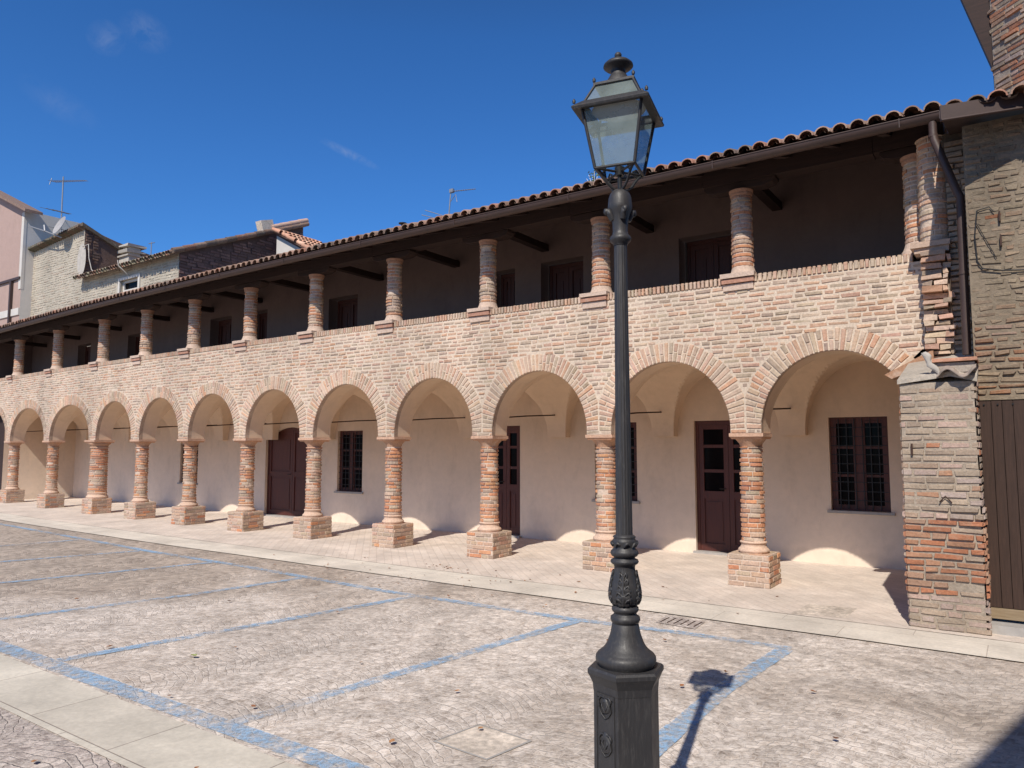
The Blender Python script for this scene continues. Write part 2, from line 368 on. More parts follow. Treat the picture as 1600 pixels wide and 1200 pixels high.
for r in range(nrow + 1):
    v0 = ZS + r * pit + .004; v1 = v0 + pit - .0135
    if v1 > ZT: break
    vm = (v0 + v1) / 2
    blocks = []
    for c, a, i in ARCH:
        if vm < ZC + BR + VT:
            q = 1 - ((vm - ZC) / (BR + VT)) ** 2 if vm > ZC else 1
            hw = (a + VT + .012) * math.sqrt(max(q, 0)) if vm > ZC else a
            blocks.append((c - hw, c + hw))
    blocks.sort()
    free = []; x = -28.5
    for b0, b1 in blocks:
        if b0 - x > .03: free.append((x, b0))
        x = max(x, b1)
    if ENDX - x > .03: free.append((x, ENDX))
    for f0, f1 in free:
        x = f0 + (R.uniform(-.2, 0) if f1 - f0 > .6 else 0)
        wav = 0
        while x < f1:
            L = R.choice([.21, .22, .23, .20, .11, .12, .16, .18, .13]); e = x + L - R.uniform(.009, .016)
            u0, u1 = max(x, f0 + .002), min(e, f1 - .002)
            if u1 - u0 > .035:
                wz = .006 * math.sin(x * 1.7 + r * .3) + .004 * math.sin(x * 5.1 + r)
                mb.brick(P, u0, u1, v0 + wz + R.uniform(-.002, .003), v1 + wz + R.uniform(-.004, .002), R.uniform(.001, .012), bcol(.15, .07, 1.0), bu=.012, bv=.010, j=.006)
            x += L
mb.build('facade_wall', M['brick'], arcade, True)

# arch rings
for c, a, i in ARCH:
    mb = MB()
    lim0, lim1 = ax[i] + .004, ax[i + 1] - .004
    n = int(PI * (a + .1) / .062)
    for k in range(n):
        t0 = PI * k / n + .006; t1 = PI * (k + 1) / n - .010
        tm = (t0 + t1) / 2
        ext = VT + R.uniform(-.02, .01)
        if abs(math.cos(tm)) > .01:
            lim = (lim1 - c) if math.cos(tm) > 0 else (c - lim0)
            ext = min(ext, (lim / abs(math.cos(tm))) - a - .004)
        if ext < .05: continue
        S = lambda u, v, h: (c - (a + v) * math.cos(u), YF - h - .004, ZC + (BR + v) * math.sin(u))
        cuts = [0, ext] if R.random() < .45 else ([0, ext * .52, ext] if k % 2 else [0, ext * .38, ext])
        for q0, q1 in zip(cuts, cuts[1:]):
            mb.brick(S, t0, t1, q0 - (.003 if q0 == 0 else -.005), q1 - .005, R.uniform(.003, .010), bcol(.12, .02, 1.06), bu=.007, bv=.008, j=.003)
    mb.build('arch', M['brick'], arcade, True)

# coping of bricks on edge
mb = MB()
mb.box(-28.5, ENDX - .1, YF - .004, .45, ZT + .002, ZT + .085, MORT)
x = -28.5
while x < ENDX - .1:
    w = R.uniform(.05, .062)
    mb.brick(lambda u, v, h: (u, YF - .006 - h, v), x, x + w - .014, ZT + .004, ZT + .10 + R.uniform(-.006, .004), .010, bcol(.05, .0, 1.08), j=.002)
    mb.brick(lambda u, v, h: (u, YF - .01 + v, ZT + .087 + h), x, x + w - .014, 0.0, .24, .014, bcol(.03, .0, 1.06), j=.002)
    x += w
mb.build('coping', M['brick'], arcade, True)

# ---- columns
def ring_bricks(mb, cx, cy, z0, z1, rad, hot, pitch=.056, per=5, k=1.0, rough=.010, dark=.03):
    mb.lathe([(rad(z0) - .004, z0), (rad((z0 + z1) / 2) - .004, (z0 + z1) / 2), (rad(z1) - .004, z1)], 20, (.60, .47, .37), (cx, cy, 0))
    z = z0; r = 0
    while z < z1 - .02:
        rr = rad(z) ; off = R.uniform(0, 6.28); cuts = [off]
        tot = 0; h = pitch * R.uniform(.9, 1.12)
        m = R.choice([per - 1, per, per + 1]); push = R.uniform(-.004, .006)
        for q in range(m):
            w = 2 * PI / m
            a0, a1 = off + q * w + .03, off + (q + 1) * w - .04
            if R.random() < .03: continue
            S = lambda u, v, hh: (cx + (rad(v) + hh + push) * math.cos(u), cy + (rad(v) + hh + push) * math.sin(u), v)
            mb.brick(S, a0, a1, z + .003, min(z + h - .011, z1), R.uniform(.002, rough), bcol(hot, dark, k, HOTC), bu=.03, bv=.006, n=4, j=.003)
        z += h; r += 1
def square_bricks(mb, cx, cy, z0, z1, hw, k=1.0, hot=.12, pitch=.062):
    mb.box(cx - hw + .004, cx + hw - .004, cy - hw + .004, cy + hw - .004, z0, z1 - .002, (.58, .46, .37))
    n = max(1, round((z1 - z0) / pitch)); pt = (z1 - z0) / n
    faces = [lambda u, v, h: (cx + u, cy - hw + .002 - h, v), lambda u, v, h: (cx + hw - .002 + h, cy + u, v),
             lambda u, v, h: (cx - u, cy + hw - .002 + h, v), lambda u, v, h: (cx - hw + .002 - h, cy - u, v)]
    for i in range(n):
        for fi, F in enumerate(faces):
            x = -hw - (R.uniform(0, .12))
            while x < hw - .01:
                L = R.choice([.24, .22, .12, .18]); u0, u1 = max(x, -hw + .002), min(x + L - .011, hw - .002)
                if u1 - u0 > .03: mb.brick(F, u0, u1, z0 + i * pt + .003, z0 + (i + 1) * pt - .009, R.uniform(.003, .012), bcol(hot, .03, k, HOTC), j=.003)
                x += L
    # top course
    x = -hw
    while x < hw - .02:
        u1 = min(x + .235, hw)
        for y0, y1 in ((-hw, 0), (0, hw)):
            mb.brick(lambda u, v, h: (cx + u, cy + v, z1 - .006 + h), x + .004, u1 - .006, y0 + .004, y1 - .006, .008, bcol(.05, .02, 1.05), j=.003)
        x += .24
def torus_prof(r, z0, z1, b, n=6):
    return [(r + b * math.sin(PI * k / n), z0 + (z1 - z0) * k / n) for k in range(n + 1)]

def flat(i):        # slight per column difference
    return R.uniform(-.004, .004)
for ci, cx in enumerate(COL):
    by = bend((cx, .25, 0)); col = bpy.data.objects.new('column', None); C.objects.link(col); col.parent = arcade
    col.location = Vector((by[0], by[1], 0)) - arcade.location
    cx_, cy_ = by[0], by[1]
    fat = 1.5 if abs(cx + 18.17) < .01 else 1.0
    mb = MB(); square_bricks(mb, cx_, cy_, 0, .385, .25, 1.0, .13); mb.build('plinth', M['colbrick'], col)
    mb = MB()
    r0 = .14 * fat
    prof = [(r0 + .035, .385)] + torus_prof(r0 + .032, .388, .445, .018) + [(r0 + .022, .45), (r0 + .012, .475), (r0 + .006, .50)] + torus_prof(r0 + .012, .503, .53, .012) + [(r0, .535)]
    mb.lathe(prof, 28, (.60, .42, .31), (cx_, cy_, 0), rf=lambda a, z: 1 + .012 * math.sin(a * 7 + z * 90) + .008 * math.sin(a * 3 + cx))
    mb.build('base', M['colbrick'], col)
    mb = MB()
    hot = [.25, .3, .3, .45, .3, .35, .4, .3, .5, .6, .35, .4][ci]
    ring_bricks(mb, cx_, cy_, .535, 1.05, lambda z: (.142 - .010 * (z - .5)) * fat, hot * .9 + .1, k=.98)
    ring_bricks(mb, cx_, cy_, 1.05, 1.70, lambda z: (.142 - .010 * (z - .5)) * fat, hot + .2, k=.92, rough=.018)
    mb.build('shaft', M['colbrick'], col)
    mb = MB()
    ww = .19 if fat == 1 else .24
    def cap(z0, z1, h0, h1, c):
        vs = [(cx_ + sx * h, cy_ + sy * h, z) for h, z in ((h0, z0), (h1, z1)) for sx, sy in ((-1, -1), (1, -1), (1, 1), (-1, 1))]
        vs = [(x + R.uniform(-.004, .004), y + R.uniform(-.004, .004), z) for x, y, z in vs]
        mb.add(vs, [(0, 1, 5, 4), (1, 2, 6, 5), (2, 3, 7, 6), (3, 0, 4, 7), (0, 3, 2, 1), (4, 5, 6, 7)], c)
    if ci < 8:
        mb.lathe(torus_prof(.142 * fat, 1.665, 1.69, .014), 24, bcol(.2), (cx_, cy_, 0))
    mb.lathe([(.13 * fat, 1.70), (.14 * fat, 1.74), (.165 * fat, 1.775), (ww - .01, 1.80)], 20, (.46, .27, .17), (cx_, cy_, 0), rf=lambda a, z: 1 + (.10 * min(1, max(0, (z - 1.72) / .08))) * abs(math.sin(2 * a)))
    cap(1.795, 1.822, ww - .005, ww + .012, (.50, .27, .16)); cap(1.824, ZS - .002, ww + .022, ww + .022, (.56, .35, .24))
    mb.build('capital', M['colbrick'], col)

# ---- vaults (plastered) ----
Y0, Y1 = YF + .09, 2.45
ymid = (.45 + 2.28) / 2; yhw = (2.28 - .45) / 2
def vz(x, y, c, a):
    z = -1
    aa = a
    if abs(x - c) < aa:
        cr = BR + (.10 if y > .46 else 0.0) * min(1, (y - .46) / .25) if y > .46 else BR
        z = ZC + cr * math.sqrt(max(0, 1 - ((x - c) / aa) ** 2))
    if abs(y - ymid) < yhw:
        z = max(z, ZC + (BR + .12) * math.sqrt(max(0, 1 - ((y - ymid) / yhw) ** 2)))
    return z if z > 0 else ZS
for c, a, i in ARCH:
    mb = MB(); x0, x1 = ax[i], ax[i + 1]; aa = a
    XS = [x0, (x0 + c - aa) / 2, c - aa - .0005] + [c - aa * math.cos(PI * k / 44) for k in range(1, 44)] + [c + aa + .0005, (x1 + c + aa) / 2, x1]
    YS = [Y0, .30, .4495] + [ymid - yhw * math.cos(PI * k / 36) for k in range(1, 36)] + [2.2805, 2.37, Y1]
    XS.insert(3, c - aa + .0003); XS.insert(-3, c + aa - .0003); YS.insert(3, .4505); YS.insert(-3, 2.2795)
    vs = [(x, y, vz(x, y, c, a)) for y in YS for x in XS]; nx = len(XS)
    mb.add(vs, [(j * nx + k, (j + 1) * nx + k, (j + 1) * nx + k + 1, j * nx + k + 1) for j in range(len(YS) - 1) for k in range(nx - 1)], (1, 1, 1), False)
    # foot below springing at back wall, with a small moulded corbel
    ob = mb.build('vault', M['vault'], arcade, True)
for cx in COL:
    mb = MB(); mb.box(cx - .18, cx + .18, 2.285, 2.45, ZS + .002, ZS + .03, (1, 1, 1)); mb.build('corbel', M['vault'], arcade, True)
    mb = MB(); mb.tube([(cx, .46, 2.16), (cx, 1.3, 2.22), (cx, 2.27, 2.27)], .013, 6)
    mb.build('tie_rod', M['rust'], arcade, True)

# ---- walls with holes
def holed(mb, x0, x1, z0, z1, y, holes, dep, col=(1, 1, 1), dx=.6):
    X = sorted(set([x0, x1] + [h[0] for h in holes] + [h[1] for h in holes] + [x0 + k * dx for k in range(1, int((x1 - x0) / dx) + 1)]))
    Z = sorted(set([z0, z1] + [h[2] for h in holes] + [h[3] for h in holes]))
    for a, b in zip(X, X[1:]):
        if b - a < 1e-6: continue
        for p, q in zip(Z, Z[1:]):
            xm, zm = (a + b) / 2, (p + q) / 2
            if any(h[0] < xm < h[1] and h[2] < zm < h[3] for h in holes): continue
            mb.quad((a, y, p), (b, y, p), (b, y, q), (a, y, q), col)
    for h in holes:
        a, b, p, q = h
        mb.quad((a, y, p), (a, y, q), (a, y + dep, q), (a, y + dep, p), col)
        mb.quad((b, y, p), (b, y + dep, p), (b, y + dep, q), (b, y, q), col)
        mb.quad((a, y, q), (b, y, q), (b, y + dep, q), (a, y + dep, q), col)
        mb.quad((a, y, p), (a, y + dep, p), (b, y + dep, p), (b, y, p), col)
YB = 2.45
low_holes = {'winA': (-.865, -.083, .775, 2.13), 'doorA': (-2.93, -1.86, .03, 2.12), 'winB': (-4.76, -3.95, .77, 2.12), 'doorC': (-7.10, -6.36, .03, 2.10),
             'winD': (-11.42, -10.60, .69, 2.06), 'doorE': (-14.10, -12.15, .03, 2.17), 'winF': (-18.10, -17.18, .69, 1.85)}
mb = MB(); holed(mb, -25.2, .95, -.02, 3.0, YB, list(low_holes.values()), .16)
# segmental head over the wide door
a, b, p, q = low_holes['doorE']; 
n = 14
for k in range(n):
    xa, xb = a + (b - a) * k / n, a + (b - a) * (k + 1) / n
    f = lambda x: q - .30 * ((x - (a + b) / 2) / ((b - a) / 2)) ** 2
    mb.quad((xa, YB, f(xa)), (xb, YB, f(xb)), (xb, YB, q), (xa, YB, q)); mb.quad((xa, YB, f(xa)), (xa, YB + .16, f(xa)), (xb, YB + .16, f(xb)), (xb, YB, f(xb)))
mb.build('back_wall', M['plaster'], arcade, True)
mb = MB(); mb.quad((.93, 2.45, 0), (.93, .06, 0), (.93, .06, 3.0), (.93, 2.45, 3.0)); mb.build('end_wall', M['plaster'], arcade, True)
mb = MB(); mb.quad((-25.2, .3, 0), (-25.2, 2.45, 0), (-25.2, 2.45, 3.0), (-25.2, .3, 3.0))
mb.box(-28.5, -25.2, 2.45, 2.6, 0, 3.0)
mb.build('end_wall', M['plaster'], arcade, True)

def bars(mb, x0, x1, z0, z1, y, nx, nz, t=.012):
    for k in range(1, nx): 
        x = x0 + (x1 - x0) * k / nx; mb.box(x - t / 2, x + t / 2, y - t / 2, y + t / 2, z0, z1)
    for k in range(1, nz):
        z = z0 + (z1 - z0) * k / nz; mb.box(x0, x1, y - t * .8, y - t * .3, z - t / 2, z + t / 2)
def child(name, parent, loc):
    o = bpy.data.objects.new(name, None); C.objects.link(o); o.parent = parent
    off = Vector((0, 0, 0)); q = parent
    while q is not None: off += q.location; q = q.parent
    o.location = Vector(loc) - off; return o
def window(h, y=YB, leaves=2, dep=.12, grille=True, sill=True):
    a, b, p, q = h; w = child('window', arcade, bend(((a + b) / 2, y, p)))
    mb = MB(); yy = y + dep - .05; fr = .05
    mb.box(a, a + fr, yy, y + .15, p, q); mb.box(b - fr, b, yy, y + .15, p, q); mb.box(a + fr, b - fr, yy, y + .15, q - fr, q); mb.box(a + fr, b - fr, yy, y + .15, p, p + fr)
    m = (a + b) / 2; mb.box(m - .045, m + .045, yy - .008, y + .15, p + fr, q - fr)
    for s0, s1 in ((a + fr, m - .045), (m + .045, b - fr)):
        mb.box(s0, s0 + .035, yy + .006, y + .145, p + fr, q - fr); mb.box(s1 - .035, s1, yy + .006, y + .145, p + fr, q - fr)
        for z in (p + fr, p + (q - p) * .36, p + (q - p) * .66, q - fr - .04): mb.box(s0 + .035, s1 - .035, yy + .008, y + .143, z, z + .035)
    mb.build('frame', M['door'], w, True)
    mb = MB(); mb.quad((a + fr, yy + .035, p + fr), (b - fr, yy + .035, p + fr), (b - fr, yy + .035, q - fr), (a + fr, yy + .035, q - fr)); mb.build('pane', M['glass'], w, True)
    if grille:
        mb = MB(); bars(mb, a + .02, b - .02, p + .02, q - .02, y + .04, 7, 10, .011); mb.build('grille', M['iron'], w, True)
    if sill:
        mb = MB(); mb.box(a - .05, b + .05, y - .045, y + .10, p - .035, p + .003); mb.build('sill', M['sillstone'], w, True)
def door(h, y=YB, dep=.13, glazed=True, mat='door', step=True, arch=0.0):
    a, b, p, q = h; d = child('door', arcade, bend(((a + b) / 2, y, p)))
    m = (a + b) / 2; y0 = y + dep - .05; y1 = y + dep + .03
    mb = MB(); mb.box(a, a + .05, y0 - .01, y1, p, q); mb.box(b - .05, b, y0 - .01, y1, p, q); mb.box(a + .05, b - .05, y0 - .01, y1, q - .06, q)
    mb.build('frame', M[mat], d, True)
    for s0, s1 in ((a + .052, m - .003), (m + .003, b - .052)):
        mb = MB(); st = .075
        mb.box(s0, s0 + st, y0, y1, p + .004, q - .062); mb.box(s1 - st, s1, y0, y1, p + .004, q - .062)
        zs = [p + .004, p + (q - p) * .40, p + (q - p) * .60, p + (q - p) * .79, q - .14] if glazed else [p + .004, p + (q - p) * .44, q - .14]
        for k, z in enumerate(zs): mb.box(s0 + st, s1 - st, y0 + .002, y1 - .002, z, z + (.12 if k in (0, 1) else (.0778 if k == len(zs) - 1 else .05)))
        mb.quad((s0 + .01, y1 + .001, p + .01), (s1 - .01, y1 + .001, p + .01), (s1 - .01, y1 + .001, q - .063), (s0 + .01, y1 + .001, q - .063))
        top = zs[1] + .12
        mb.box(s0 + st, s1 - st, y0 + .022, y1 - .01, p + .12, zs[1]); mb.box(s0 + st + .04, s1 - st - .04, y0 + .012, y0 + .024, p + .17, zs[1] - .05)
        if not glazed: mb.box(s0 + st, s1 - st, y0 + .022, y1 - .01, top, q - .14); mb.box(s0 + st + .05, s1 - st - .05, y0 + .012, y0 + .024, top + .05, q - .30)
        mb.build('leaf', M[mat], d, True)
        if glazed:
            mb = MB(); mb.quad((s0 + st, y0 + .03, top), (s1 - st, y0 + .03, top), (s1 - st, y0 + .03, q - .14), (s0 + st, y0 + .03, q - .14)); mb.build('pane', M['glass'], d, True)
    mb = MB(); mb.tube([bend((m - .05, y0 - .01, p + 1.0)), bend((m - .05, y0 - .045, p + 1.0)), bend((m - .14, y0 - .045, p + 1.0))], .008, 6); mb.build('handle', M['iron'], d)
    if step:
        mb = MB(); mb.box(a - .03, b + .03, y - .07, y + .16, .001, p + .002); mb.build('threshold', M['sillstone'], d, True)
window(low_holes['winA']); window(low_holes['winB']); window(low_holes['winD']); window(low_holes['winF'])
door(low_holes['doorA']); door(low_holes['doorC']); door(low_holes['doorE'], glazed=False)

mb = MB()
for k in range(9): mb.box(-26.8 + k * .175, -26.8 + k * .175 + .17, .36, .40, .02, 2.84)
mb.build('dark_infill', M['darkwood'], arcade, True)  # dark boards added to stand in for the shade inside the end archway

# ---- upper gallery
YU = 2.0
UH = [(-2.948, -2.0, 3.0, 5.06), (-5.592, -4.713, 3.0, 5.04), (-6.693, -6.167, 3.05, 5.02), (-11.304, -10.36, 3.0, 5.04), (-14.25, -13.566, 3.05, 5.06), (-16.054, -15.077, 3.0, 5.06),
      (-17.03, -16.6, 3.05, 5.06), (-20.6, -19.7, 3.0, 5.05), (-24.2, -23.2, 3.0, 5.05)]
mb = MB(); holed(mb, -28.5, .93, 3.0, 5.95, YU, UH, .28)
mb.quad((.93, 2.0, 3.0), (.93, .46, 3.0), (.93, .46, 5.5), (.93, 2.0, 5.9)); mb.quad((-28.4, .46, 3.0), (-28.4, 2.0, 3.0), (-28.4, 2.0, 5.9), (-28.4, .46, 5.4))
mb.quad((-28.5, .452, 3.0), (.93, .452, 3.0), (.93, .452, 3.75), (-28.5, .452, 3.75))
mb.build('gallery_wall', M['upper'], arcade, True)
mb = MB(); 
for k in range(30): mb.box(-28.5 + k * .98, -28.5 + (k + 1) * .98, .19, YB + .1, 2.955, 3.0)
mb.build('gallery_floor', M['floor'], arcade, True)
for h in UH: door((h[0] + .06, h[1] - .02, h[2], h[3] - .03), y=YU + .14, glazed=False, step=False)
for cx in COL + [.66]:
    x = cx - .04 if cx < .5 else .615
    by = bend((x, .25, 0)); X_, Y_ = by[0], by[1]
    col = child('gallery_column', arcade, (X_, Y_, 3.84))
    mb = MB(); rf = lambda z: .135 - .012 * (z - 3.9)
    ring_bricks(mb, X_, Y_, 4.0, 4.93, rf, .30, per=4, k=.92, rough=.011)
    mb.build('shaft', M['colbrick'], col)
    mb = MB(); mb.lathe([(.175, 3.845), (.175, 3.90), (.160, 3.925), (.148, 3.96), (.138, 4.0)], 20, (.55, .41, .32), (X_, Y_, 0), rf=lambda a, z: 1 + .10 * abs(math.sin(2 * a)) * max(0, (3.96 - z) / .12))
    mb.build('base', M['colbrick'], col)
    mb = MB(); mb.lathe([(.124, 4.93), (.138, 4.945), (.142, 4.965), (.138, 4.985), (.150, 4.99), (.152, 5.015)], 24, (.38, .21, .14), (X_, Y_, 0)); mb.build('capital', M['colbrick'], col)
    if cx < .5:
        mb = MB()
        for z0, z1, pr_, hw in ((3.83, 3.885, .075, .215), (3.765, 3.822, .055, .205), (3.675, 3.755, .03, .19)):
            mb.box(x - hw, x + hw, YF - pr_, YF + .05, z0, z1, (.56, .42, .33) if z0 != 3.765 else (.42, .22, .15), .003)
        mb.build('bracket', M['colbrick'], col, True)
        mb = MB(); mb.box(x - .07, x + .07, .36, YU + .05, 5.235, 5.35); mb.build('tie_beam', M['darkwood'], arcade, True)
    mb = MB()
    hw = .46 if cx < .5 else .35
    for s in (-1, 1): 
        pts = [(x, 5.017), (x + s * (hw - .14), 5.017), (x + s * (hw - .04), 5.045), (x + s * hw, 5.085), (x + s * hw, 5.115), (x, 5.115)]
        n = len(pts); vs = [(px, yy, pz) for yy in (.15, .35) for px, pz in pts]
        mb.add(vs, [tuple(range(n)), tuple(range(n, 2 * n))] + [(k, (k + 1) % n, n + (k + 1) % n, n + k) for k in range(n)])
    mb.build('corbel_beam', M['darkwood'], arcade, True)
mb = MB()
x = -28.5
while x < .9:
    e = min(x + 2.05, .92); dz = R.uniform(-.012, .012); mb.box(x, e - .004, .13, .37, 5.118 + dz, 5.33 + dz); x = e
mb.build('eaves_beam', M['darkwood'], arcade, True)

# ---- roof
SL = .33
def zr(y): return 5.215 + SL * (y + .48)
mb = MB(); y0, y1 = -.44, 3.1
for k in range(30):
    a, b = -28.6 + k * .985, -28.6 + (k + 1) * .985
    mb.quad((a, y0, zr(y0) - .035), (b, y0, zr(y0) - .035), (b, y1, zr(y1) - .035), (a, y1, zr(y1) - .035))
    mb.quad((a, y1, zr(y1) - .035), (b, y1, zr(y1) - .035), (b, 6.6, zr(y1) - 1.2), (a, 6.6, zr(y1) - 1.2))
mb.build('roof_boards', M['darkwood'], arcade, True)
x = -28.2
while x < .9:
    mb = MB(); w = .045
    vs = [(x + s * w, y, z) for s in (-1, 1) for y, z in ((-.40, zr(-.40) - .04), (-.40, zr(-.40) - .13), (1.98, zr(1.98) - .15), (1.98, zr(1.98) - .04))]
    mb.add(vs, [(0, 1, 2, 3), (4, 5, 6, 7), (0, 1, 5, 4), (1, 2, 6, 5), (2, 3, 7, 6), (0, 3, 7, 4)])
    mb.build('rafter', M['darkwood'], arcade, True); x += .56
TP = [(.36, .18, .12), (.33, .19, .13), (.28, .17, .12), (.38, .23, .165), (.24, .155, .115), (.31, .20, .145), (.20, .14, .11), (.40, .26, .19)]
def tiles(mb, x0, x1, ys, zf, pitch=.178, rows=7, rl=.42, jit=.012):
    nx = int((x1 - x0) / pitch)
    for i in range(nx):
        xc = x0 + (i + .5) * pitch + R.uniform(-.008, .008)
        for r in range(rows):
            ya, yb = ys + r * rl + R.uniform(-jit, jit) - (.03 if r == 0 else 0), ys + (r + 1) * rl + .05
            lift = .012 + R.uniform(-.004, .006)
            c = R.choice(TP); s = R.uniform(.8, 1.15); c = (c[0] * s, c[1] * s, c[2] * s)
            n = 7; ra, rb = .082, .068
            vs = []
            for y, rad, dz, th in ((ya, ra, lift, 0), (ya, ra, lift, .014), (yb, rb, 0, 0)):
                for k in range(n + 1):
                    a = PI * k / n
                    vs.append((xc - (rad - th) * math.cos(a) , y, zf(y) + .018 + dz + (rad - th) * .95 * math.sin(a)))
            m = n + 1
            mb.add(vs, [(k, k + 1, m + k + 1, m + k) for k in range(n)], (c[0] * .9, c[1] * .9, c[2] * .9))
            mb.add(vs, [(k, 2 * m + k, 2 * m + k + 1, k + 1) for k in range(n)], c, True)
            # pan tile between
            c = R.choice(TP); s = R.uniform(.6, .95); c = (c[0] * s, c[1] * s, c[2] * s); xp = xc + pitch / 2
            vs = [(xp - rad * math.cos(PI * k / 5), y, zf(y) + .045 - rad * .6 * math.sin(PI * k / 5) + dz) for y, rad, dz in ((ya + .02, .07, .01), (yb, .08, 0)) for k in range(6)]
            mb.add(vs, [(k, k + 1, 7 + k, 6 + k) for k in range(5)], c, True)
mb = MB(); tiles(mb, -28.6, .95, -.50, zr); mb.build('roof_tiles', M['tile'], arcade, True)
mb = MB()
def half_gutter(mb, p0, p1, r, steps=1, col=(1, 1, 1)):
    p0, p1 = Vector(p0), Vector(p1); d = (p1 - p0).normalized(); side = Vector((-d.y, d.x, 0)).normalized() * -1
    prof = [(side * (-math.cos(PI * k / 10)) * r) + Vector((0, 0, -math.sin(PI * k / 10) * r * 1.05)) for k in range(11)]
    rim = [prof[-1] + Vector((0, 0, .0)) + side * .008, prof[-1] + Vector((0, 0, .012))]
    n = len(prof)
    vs = [tuple(p0 + (p1 - p0) * (i / steps) + q) for i in range(steps + 1) for q in prof]
    mb.add(vs, [(i * n + k, i * n + k + 1, (i + 1) * n + k + 1, (i + 1) * n + k) for i in range(steps) for k in range(n - 1)], col, True)
    mb.tube([tuple(p0 + (p1 - p0) * (i / steps) + prof[-1] + Vector((0, 0, .002))) for i in range(steps + 1)], .0085, 6, col)
    mb.tube([tuple(p0 + (p1 - p0) * (i / steps) + prof[0] + Vector((0, 0, .002))) for i in range(steps + 1)], .0085, 6, col)
half_gutter(mb, (-28.6, -.47, 5.175), (.93, -.47, 5.175), .075, 40)
x = -28
while x < .9:
    mb.box(x - .004, x + .004, -.556, -.548, 5.09, 5.19); mb.box(x - .01, x + .01, -.55, -.39, 5.178, 5.184); x += 2.04
mb.box(.93, .935, -.545, -.395, 5.095, 5.18)
gut = mb.build('gutter', M['copper'], arcade, True)
mb = MB()
mb.tube([(.86, -.47, 5.10), (.86, -.47, 4.98), (.87, -.48, 4.90), (1.05, -.50, 4.30), (1.075, -.50, 4.24), (1.075, -.50, 4.12), (1.062, -.50, 2.62)], .040, 14)
for z in (4.95, 3.45): mb.tube([(.86 if z > 4.5 else 1.068, -.47 if z > 4.5 else -.50, z - .012), (.86 if z > 4.5 else 1.068, -.47 if z > 4.5 else -.50, z + .012)], .047, 14)
mb.build('downpipe', M['copper'], arcade)

# ------------------------------------------------------------------ broken pier end and pillar at the right
pier = thing('broken_brick_pier', 'ragged broken brick pier with a round pilaster standing between gallery parapet and downpipe', 'pier', (.82, .1, 2.6))
mb = MB()
z = 2.62
mb.box(.685, .93, -.02, .5, 2.6, 3.86, (.45, .36, .29))
while z < 3.84:
    h = R.uniform(.05, .07); x = .665; pr_ = R.uniform(-.05, .0)
    while x < .955:
        L = R.choice([.14, .2, .24, .11]); e = min(x + L - .012, .955 + R.uniform(-.06, .01))
        if e - x > .03:
            dd = R.uniform(-.13, -.02)
            k = R.choice([1.15, 1.0, .9, 1.25])
            mb.box(x, e, -.06 + dd, .1, z, z + h - .014, bcol(.12, .06, k), .009)
        x += L
    z += h
mb.build('ragged_masonry', M['colbrick'], pier)
mb = MB(); mb.box(.57, .945, -.16, .3, 3.86, 3.92, (.50, .36, .27), .004); mb.box(.60, .93, -.13, .3, 3.80, 3.858, (.50, .36, .27), .004)
mb.build('ledge', M['colbrick'], pier)
mb = MB(); ring_bricks(mb, .80, .02, 3.92, 5.10, lambda z: .145 - .004 * (z - 4), .12, per=5, k=.97); mb.build('round_pilaster', M['colbrick'], pier)

pillar = thing('brick_pillar', 'tall weathered brick buttress pillar with worn orange bricks near its foot beside the gate', 'pillar', (.83, -.6, 0))
mb = MB()
PX0, PX1, PY0, PY1 = .508, 1.15, -1.1, .04
def ztop(y): return 2.31 + (y - PY0) * .30
vs = [(PX0 + .01, PY0 + .003, 0), (PX1 - .02, PY0 + .003, 0), (PX1 - .012, PY1, 0), (PX0 + .01, PY1, 0), (PX0 + .01, PY0 + .003, ztop(PY0)), (PX1 - .02, PY0 + .003, ztop(PY0)), (PX1 - .012, PY1, ztop(PY1)), (PX0 + .01, PY1, ztop(PY1))]
mb.add(vs, [(0, 1, 5, 4), (1, 2, 6, 5), (2, 3, 7, 6), (3, 0, 4, 7), (4, 5, 6, 7)], (.40, .33, .26))
z = .0; r = 0
GREY = [(.42, .32, .24), (.37, .29, .22), (.45, .35, .26), (.41, .29, .21), (.33, .25, .19)]
RED = [(.44, .18, .095), (.46, .20, .11), (.40, .165, .09), (.43, .23, .14), (.38, .23, .155)]
PNK = [(.48, .34, .28), (.44, .33, .28), (.46, .36, .31)]
def pcol(z):
    r = R.random()
    if z < .30: c = R.choice(PNK + GREY[:2])
    elif z < 1.0: c = R.choice(RED + RED + RED + RED + GREY[:1])
    elif z < 1.45: c = R.choice(GREY + PNK + RED[3:])
    else: c = R.choice(GREY + PNK[:1]) if r > .05 else RED[0]
    s = R.uniform(.85, 1.12); return tuple(q * s for q in c)
